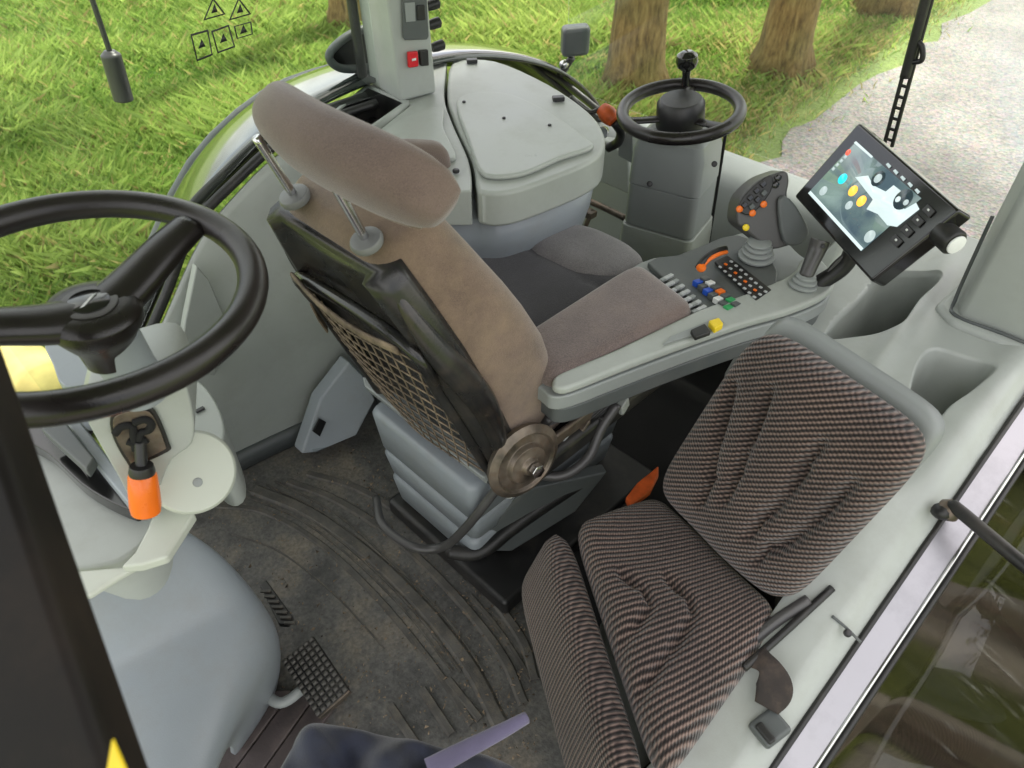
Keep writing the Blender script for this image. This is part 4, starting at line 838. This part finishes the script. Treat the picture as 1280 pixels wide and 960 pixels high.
for i in range(3): tube('cable', [bm + V(.01 * i, 0, .0), bm + V(-.02 + .012 * i, .02, -.05), bm + V(-.05 + .012 * i, .02, -.12)], .005, 'gunmetal', tm)

# ================================================================== folding passenger seat
ps = thing('passenger_seat', 'folding passenger seat in ribbed brown-black woven fabric', 'seat', (.65, .3, 0))
A, B, C_, D = V(.785, .418, .365), V(.735, .135, .365), V(.395, .118, .365), V(.635, .485, .365)
def st_of(p, A, B, C, D):
    a = b_ = .5
    for _ in range(12):
        q = (A * (1 - a) + B * a) * (1 - b_) + (D * (1 - a) + C * a) * b_; du = (B - A) * (1 - b_) + (C - D) * b_; dv = (D - A) * (1 - a) + (C - B) * a; e = p - q
        m11, m12, m22 = du.dot(du), du.dot(dv), dv.dot(dv); r1_, r2_ = du.dot(e), dv.dot(e); dt = m11 * m22 - m12 * m12
        a += (r1_ * m22 - r2_ * m12) / dt; b_ += (m11 * r2_ - m12 * r1_) / dt
    return 2 * a - 1, 2 * b_ - 1
def creases(lines, A, B, C, D, off, depth, wd):
    nn = ((C - A).cross(D - B)).normalized(); P0 = (A + B + C + D) / 4 + off; seg = []
    for l in lines:
        q = [st_of(S(x, y, pl=(P0, nn)), A, B, C, D) for x, y in l]
        seg += [(q[i], q[i + 1], i == 0, i == len(q) - 2) for i in range(len(q) - 1)]
    def g(s, t):
        v = 0
        for a, b, _, _ in seg:
            dx, dy = b[0] - a[0], b[1] - a[1]; L2 = dx * dx + dy * dy; k = ((s - a[0]) * dx + (t - a[1]) * dy) / L2; kc = max(0, min(1, k)); d = math.hypot(s - a[0] - kc * dx, t - a[1] - kc * dy)
            f = math.exp(-(d / wd) ** 2) * (.35 + .65 * math.sin(math.pi * min(1, max(0, .12 + kc * .76)))); v = max(v, f)
        return -depth * v
    return g
_cg = creases([((868, 772), (835, 822), (785, 884)), ((832, 727), (858, 748), (868, 772)), ((816, 760), (790, 790), (757, 822)), ((775, 720), (800, 735), (816, 760))], A, B, C_, D, V(0, 0, .04), .019, .055)
def cgro(s, t): return _cg(s, t) + .006 * sstep(.6, .9, abs(s)) + .003 * math.sin(5 * s + 3 * t)
pad('seat_cushion', A, B, C_, D, .085, 'fabric_weave', ps, 56, 9, 8, .008, cgro, rot=-69)
fl = V(-.055, .05, -.055)
pad('cushion_front', D + V(-.018, .018, .008), C_ + V(-.02, .018, .008), C_ + fl * 1.0 + V(-.0, 0, -.10), D + fl * 1.1 + V(-.0, 0, -.10), .06, 'fabric_weave', ps, 34, 8, 6, .006, rot=80)
Bt, Ct = V(.915, .368, .735), V(.848, .070, .735)
b0, b1 = V(.800, .420, .40), V(.742, .135, .40)
_A, _B = b0 - V(.012, 0, 0), b1 - V(.012, 0, 0)
_bg = creases([((914, 482), (896, 560), (879, 627)), ((964, 487), (938, 560), (911, 625)), ((1028, 555), (985, 620), (940, 668)), ((1066, 604), (1010, 660), (949, 703))], _A, _B, Ct, Bt, V(-.03, 0, .03), .027, .055)
def bgro(s, t): return _bg(s, t) + .004 * math.cos(s * 5 + t)
pad('backrest', b0 - V(.012, 0, 0), b1 - V(.012, 0, 0), Ct, Bt, .085, 'fabric_weave', ps, 56, 6.5, 8, .010, bgro, rot=40)
bk = V(.050, .0, -.010)
pad('back_plate', b0 + bk, b1 + bk, Ct + bk + V(0, -.002, .012), Bt + bk + V(0, .0, .012), .024, 'trim_mid', ps, 24, 8, 12)
prism('seat_box', [V(.42, .12, .0), V(.70, .14, .0), V(.70, .33, .0), V(.60, .38, .0), V(.41, .22, .0)], (0, 0, .24), 'trim_light', ps, .012)
tube('hinge_bar', [S(930, 835, z=.39), S(975, 795, z=.40), S(1040, 735, z=.43)], .006, 'black_plastic', ps)
tube('hinge_bar', [S(925, 815, z=.38), S(965, 780, z=.40), S(1010, 750, z=.42)], .009, 'gunmetal', ps)
sb = thing('seat_belt_buckle', 'black seat belt buckle on a short strap beside the folding seat', 'seat belt', (.62, .09, .33))
tube('strap', [S(945, 820, z=.395), S(962, 835, z=.40), S(968, 860, z=.39), S(958, 885, z=.375)], (lambda t: (.0022 + .001 * math.sin(9 * t), .021 - .005 * math.sin(7 * t))), 'belt_web', sb, flat=V(-.3, -.6, .7), seg=14)
cb = S(962, 910, z=.355)
box('buckle', cb, (.046, .040, .020), 'trim_dark', sb, .006, (V(.9, -.25, .25).normalized(), V(.25, .95, 0).normalized(), V(-.25, 0, .95).normalized()))
box('release_button', cb + V(-.015, .0, .008), (.012, .030, .012), 'black_plastic', sb, .003, (V(.9, -.25, .25).normalized(), V(.25, .95, 0).normalized(), V(-.25, 0, .95).normalized()))
ob = thing('orange_buckle', 'orange red belt latch in the dark gap beside the folding seat', 'buckle', (.76, .45, .3))
prism('latch_body', [S(a, b, z=.36) for a, b in ((781, 628), (795, 610), (822, 588), (822, 600), (812, 620), (786, 640))], (0, 0, .016), 'orange_dirty', ob, .004)
tube('latch_strap', [S(784, 634, z=.36), S(778, 645, z=.30), S(775, 655, z=.2)], .009, 'black_plastic', ob)

# ================================================================== front steering station
fs_ = thing('front_steering_wheel', 'large black three-spoke steering wheel with oval badge', 'steering wheel', (.14, .82, .9))
wc = V(.139, .817, .950); nrm = V(.057, -.096, 1).normalized(); ua = V(1, 0, -.05).normalized(); ua = (ua - nrm * ua.dot(nrm)).normalized(); va = nrm.cross(ua)
RW = .184; tube('rim', circ(wc, ua, va, RW, 72), .0175, 'wheel_rubber', fs_, n=1, closed=True, seg=18)
hub = S(112, 380, z=.93)
hn = nrm
hb = lathe('hub', [(.026, -.085), (.030, -.06), (.042, -.04), (.052, -.022), (.053, -.010), (.047, -.002), (.036, .001), (.006, .002)], hub, hn, 'wheel_rubber', fs_, 40)
lathe('badge', [(.030, .0015), (.030, .003), (.027, .0036)], hub, hn, 'gunmetal', hb, 36)
lathe('badge_oval', [(.0225, .0038), (.0215, .0046)], hub, hn, 'black_gloss', hb, 32)
bu, bv = S(125, 371, z=.9345) - S(99, 386, z=.9345), V(0, 0, 0); bu.normalize(); bv = hn.cross(bu)
prism('badge_mark', [hub + hn * .0048 + bu * a + bv * b for a, b in ((-.014, -.004), (-.009, -.005), (.014, .004), (.009, .005))], hn * .0006, 'white_key', hb, 0)
def wpt(a, b, o_=0): return S(a, b, pl=(wc, nrm)) + nrm * o_
for tgt, md in (((238, 282), (190, 330)), ((-70, 415), (20, 390)), ((20, 250), (60, 300))):
    if tgt[0] == 20: continue
    tube('spoke', [hub + hn * -.020, lerp(hub - hn * .018, wpt(*tgt), .35) - hn * .004, lerp(hub - hn * .018, wpt(*tgt), .7), wpt(*tgt)], (lambda t: (.022 - .007 * t, .034 - .012 * t)), 'wheel_rubber', fs_, flat=nrm, seg=16)

fc = thing('front_steering_column', 'pale grey front steering column with gear gate and round side cover', 'steering column', (.17, .9, 0))
lathe('column_sleeve', [(.034, .025), (.034, .055), (.032, .058), (.032, .085), (.033, .13)], hub - V(-.02, -.02, .18), (-.11, -.11, 1), 'trim_blue', fc)
lathe('sleeve_ring', [(.0350, .0), (.0350, .003)], hub - V(-.0165, -.0165, .145), (-.11, -.11, 1), 'void_black', fc)
# gate housing : slanted block
_g0, _g1, _g2, _g3 = S(165, 480, z=.79), S(192, 580, z=.65), S(135, 548, z=.69), S(240, 528, z=.69)
gp = (S(188, 545, z=.695), (_g1 - _g0).cross(_g3 - _g2).normalized())
if gp[1].z < 0: gp = (gp[0], -gp[1])
def gt(a, b, o_=0): return S(a, b, pl=gp) + gp[1] * o_
prism('gate_housing', smooth([gt(a, b) for a, b in ((100, 500), (150, 470), (205, 455), (228, 470), (242, 520), (240, 555), (215, 575), (200, 610), (190, 640), (172, 640), (150, 600))], 3, True), -gp[1] * .10, 'trim_light', fc, .010, 4)
prism('gate_plate', smooth([gt(a, b, .001) for a, b in ((138, 520), (150, 508), (178, 504), (195, 512), (212, 552), (210, 562), (168, 580), (158, 574), (142, 545))], 3, True), gp[1] * .005, 'black_plastic', fc, .002)
prism('gate_inlay', smooth([gt(a, b, .007) for a, b in ((142, 521), (152, 512), (177, 508), (192, 515), (207, 550), (204, 558), (169, 574), (162, 570), (147, 545))], 3, True), gp[1] * .002, 'dirty_steel', fc, .001)
for pts in (((145, 536), (152, 528), (165, 526), (168, 540), (170, 556)), ((168, 522), (182, 518), (190, 524), (186, 532), (176, 536), (176, 552)), ((160, 545), (172, 548), (185, 543))):
    tube('gate_slot', [gt(a, b, .010) for a, b in pts], .0055, 'void_black', fc, seg=6)
k0, k1 = gt(176, 546, .01), gt(180, 572, .03); k2 = gt(186, 613, .045); 
tube('gear_stick', [k0, lerp(k0, k1, .5), k1], .008, 'black_plastic', fc)
lathe('stick_collar', [(.015, -.004), (.017, .006), (.016, .012)], k1 - (k2 - k1).normalized() * .008, k2 - k1, 'black_plastic', fc, 20)
kl = (k2 - k1).length
lathe('stick_knob', [(.0150, 0), (.0185, .005), (.0200, kl * .45), (.0205, kl * .8), (.0190, kl * .96), (.012, kl * 1.02)], k1, k2 - k1, 'orange', fc, 28)
dc = S(240, 590, z=.60); da = V(-.12, -.74, .66).normalized()
lathe('side_cover', [(.062, -.08), (.062, -.005), (.058, .0), (.010, .001)], dc, da, 'trim_white', fc, 48)
lathe('cover_screw', [(.007, 0), (.007, .002), (.004, .0025)], S(247, 603, pl=(dc, da)), da, 'trim_mid', fc, 16)
prism('side_bracket', smooth([S(a, b, z=.50) for a, b in ((232, 470), (256, 482), (276, 515), (280, 548), (262, 560), (240, 540), (236, 500))], 3, True), (0, 0, -.16), 'trim_light', fc, .008)
box('bracket_slot', S(250, 512, z=.503), (.016, .008, .004), 'screw', fc, .001); box('bracket_slot', S(233, 545, z=.585), (.010, .008, .006), 'screw', fc, .001)
prism('lower_arm', [S(a, b, z=.53) for a, b in ((196, 628), (244, 640), (226, 668), (208, 696), (176, 706), (150, 708), (168, 690), (184, 660))], (0, 0, -.018), 'trim_white', fc, .005)
prism('lower_arm_tip', [S(a, b, z=.515) for a, b in ((178, 704), (150, 708), (60, 716), (60, 752), (112, 744), (146, 722))], (0, 0, -.012), 'trim_white', fc, .005)

dsh = thing('dashboard', 'rounded grey dashboard side with black glossy instrument lens', 'dashboard', (.0, 1.0, 0))
dl = smooth([S(a, b, z=.50) for a, b in ((30, 540), (62, 560), (110, 605), (168, 637), (195, 640), (188, 665), (165, 690), (130, 706), (60, 712), (-60, 700), (-60, 560))], 3, True)
loft('dash_side', [dl, scaled(dl, sum(dl, V(0, 0, 0)) / len(dl), 1.06, .47), scaled(dl, sum(dl, V(0, 0, 0)) / len(dl), 1.06, .42), scaled(dl, sum(dl, V(0, 0, 0)) / len(dl), .9, .10)], 'trim_light', dsh, b=.006)
prism('instrument_lens', smooth([S(a, b, z=.535) for a, b in ((20, 520), (62, 524), (100, 548), (140, 595), (170, 636), (140, 628), (100, 604), (60, 566), (25, 545))], 3, True), (0, 0, -.03), 'black_gloss', dsh, .004)
prism('lens_frame', [S(a, b, z=.56) for a, b in ((78, 522), (96, 520), (150, 590), (172, 634), (160, 630), (120, 580))], (0, 0, -.03), 'trim_blue', dsh, .004)
prism('visor', [S(a, b, z=.58) for a, b in ((50, 535), (78, 522), (118, 572), (108, 588))], (0, 0, -.02), 'trim_dark', dsh, .004)
prism('lens_bar', [S(a, b, z=.541) for a, b in ((70, 545), (76, 543), (112, 590), (108, 594))], (0, 0, -.006), 'gunmetal', dsh, .001)  # thin gunmetal bar on the lens
prism('column_side', smooth([S(a, b, z=.66) for a, b in ((55, 428), (78, 432), (120, 460), (128, 476), (80, 482), (66, 455))], 3, True), (0, 0, -.1), 'trim_blue', dsh, .006)

cw = thing('front_cowl', 'large smooth blue-grey cowl below the dashboard by the floor', 'cowl', (.1, .9, 0))
rows_px = [((40, 770, .46), (110, 742, .46), (165, 710, .455), (215, 674, .45), (238, 650, .445)),
           ((60, 810, .41), (125, 780, .41), (185, 742, .405), (245, 700, .395), (284, 682, .37)),
           ((80, 850, .365), (140, 825, .36), (205, 790, .35), (275, 752, .325), (326, 738, .285)),
           ((85, 862, .352), (147, 838, .348), (214, 805, .338), (285, 768, .312), (340, 762, .265)),
           ((110, 930, .325), (175, 890, .32), (240, 850, .31), (300, 815, .285), (347, 795, .245)),
           ((130, 1010, .30), (200, 965, .295), (250, 920, .285), (298, 880, .265), (334, 845, .225)),
           ((150, 1090, .27), (215, 1060, .265), (245, 1030, .255), (262, 990, .24), (285, 925, .20))]
rows = []
for r_ in rows_px:
    row = [S(a, b, z=z) for a, b, z in r_]; e = row[-1]; row.append(V(e.x + .004, e.y + .03, e.z * .5)); row.append(V(e.x - .01, e.y + .07, 0.0)); rows.append(row)
sheet('cowl_skin', rows, 'trim_blue', cw, .008, 2, 1)
bp_ = thing('brake_pedal', 'studded black rubber brake pedal beside the cowl', 'pedal', (.2, .75, 0))
pc = S(395, 845, z=.085); pa = (S(443, 862, z=.085) - S(345, 822, z=.085)); pu = (S(375, 797, z=.10) - S(345, 822, z=.085)).normalized(); pv_ = (S(412, 897, z=.07) - S(345, 822, z=.085)).normalized(); pn_ = pu.cross(pv_).normalized()
if pn_.z < 0: pn_ = -pn_
box('pedal_pad', pc, (.072, .132, .014), 'black_plastic', bp_, .005, (pu, pv_ - pu * pv_.dot(pu), pn_))
pv2 = (pv_ - pu * pv_.dot(pu)).normalized()
for i in range(6):
    for j in range(11):
        box('stud', pc + pu * (-.030 + .012 * i) + pv2 * (-.060 + .012 * j) + pn_ * .0085, (.0085, .0075, .005), 'rib_rubber', bp_, 0, (pu, pv2, pn_))
box('pedal_edge', pc + pv2 * .0665 - pn_ * .002, (.070, .004, .016), 'dirty_steel', bp_, .001, (pu, pv2, pn_))
tube('pedal_arm', [pc - pn_ * .01 - pu * .02, pc - pu * .06 + V(-.02, .01, 0), S(310, 835, z=.06)], .010, 'trim_mid', bp_)
ap = thing('throttle_pedal', 'narrow ribbed pedal edge showing beyond the cowl', 'pedal', (.25, .9, 0))
prism('pedal_pad', [S(a, b, z=.06) for a, b in ((326, 735), (334, 728), (368, 775), (362, 785), (350, 784))], (0, 0, .012), 'black_plastic', ap, .003)
for i in range(7): box('rib', S(332 + 5 * i, 739 + 6.6 * i, z=.0745), (.022, .006, .005), 'rib_rubber', ap, .001, (V(.7, -.7, 0), V(.7, .7, 0), V(0, 0, 1)))

lg = thing('log', 'pale yellow peeled log lying on the grass beyond the dashboard', 'log', S(30, 450, z=GZ) )
q0, q1 = S(-60, 405, z=GZ + .2), S(62, 492, z=GZ + .2)
tube('log_stem', [q0, lerp(q0, q1, .5), q1], .17, 'wood_log', lg, seg=24)

# ================================================================== door post close to the camera, garment
dp = thing('door_post', 'dark brown-black front door post at the cab entrance', 'door frame', S(100, 900, d=.45))
e0, e1 = S(-120, 195, d=.50), S(172, 1050, d=.40); lf = (-_r * .15 + _f * .02); bkv = (_f * .05 + _r * -.012)
loft('post', [[e + lf, e + lf * .03, e + bkv * .25 , e + bkv, e + lf + bkv] for e in (e0, lerp(e0, e1, .5), e1)], 'post_paint', dp, b=.006)
yt = lerp(e0, e1, .93); 
prism('yellow_tag', [S(143, 922, d=.399), S(166, 975, d=.395), S(134, 975, d=.395)], -_f * .003, 'yellow', dp, .0005)
jk = thing('jacket', 'crumpled navy blue garment with lilac hem at the cab entrance', 'garment', S(500, 960, z=.4))
gz = .42
def cr_(s, t): return .014 * math.sin(6 * s + 5 * t + 2 * math.sin(3 * s)) + .008 * math.sin(11 * s - 7 * t) + .012 * math.sin(3.1 * s + 2 * t) * math.cos(2.3 * t - s) + .006 * math.sin(9 * s - 4 * t)
pad('cloth_body', S(385, 900, z=gz), S(650, 955, z=gz - .02), S(700, 1130, z=gz - .05), S(270, 1100, z=gz - .02), .06, 'navy_cloth', jk, 44, 9, 9, .006, cr_)
tube('hem', [S(535, 962, z=gz + .04), S(580, 938, z=gz + .045), S(625, 915, z=gz + .04), S(658, 897, z=gz + .035)], lambda t: (.004 + .003 * t, .014 * (1 - .45 * t)), 'lilac_cloth', jk, flat=V(0, 0, 1), seg=14)
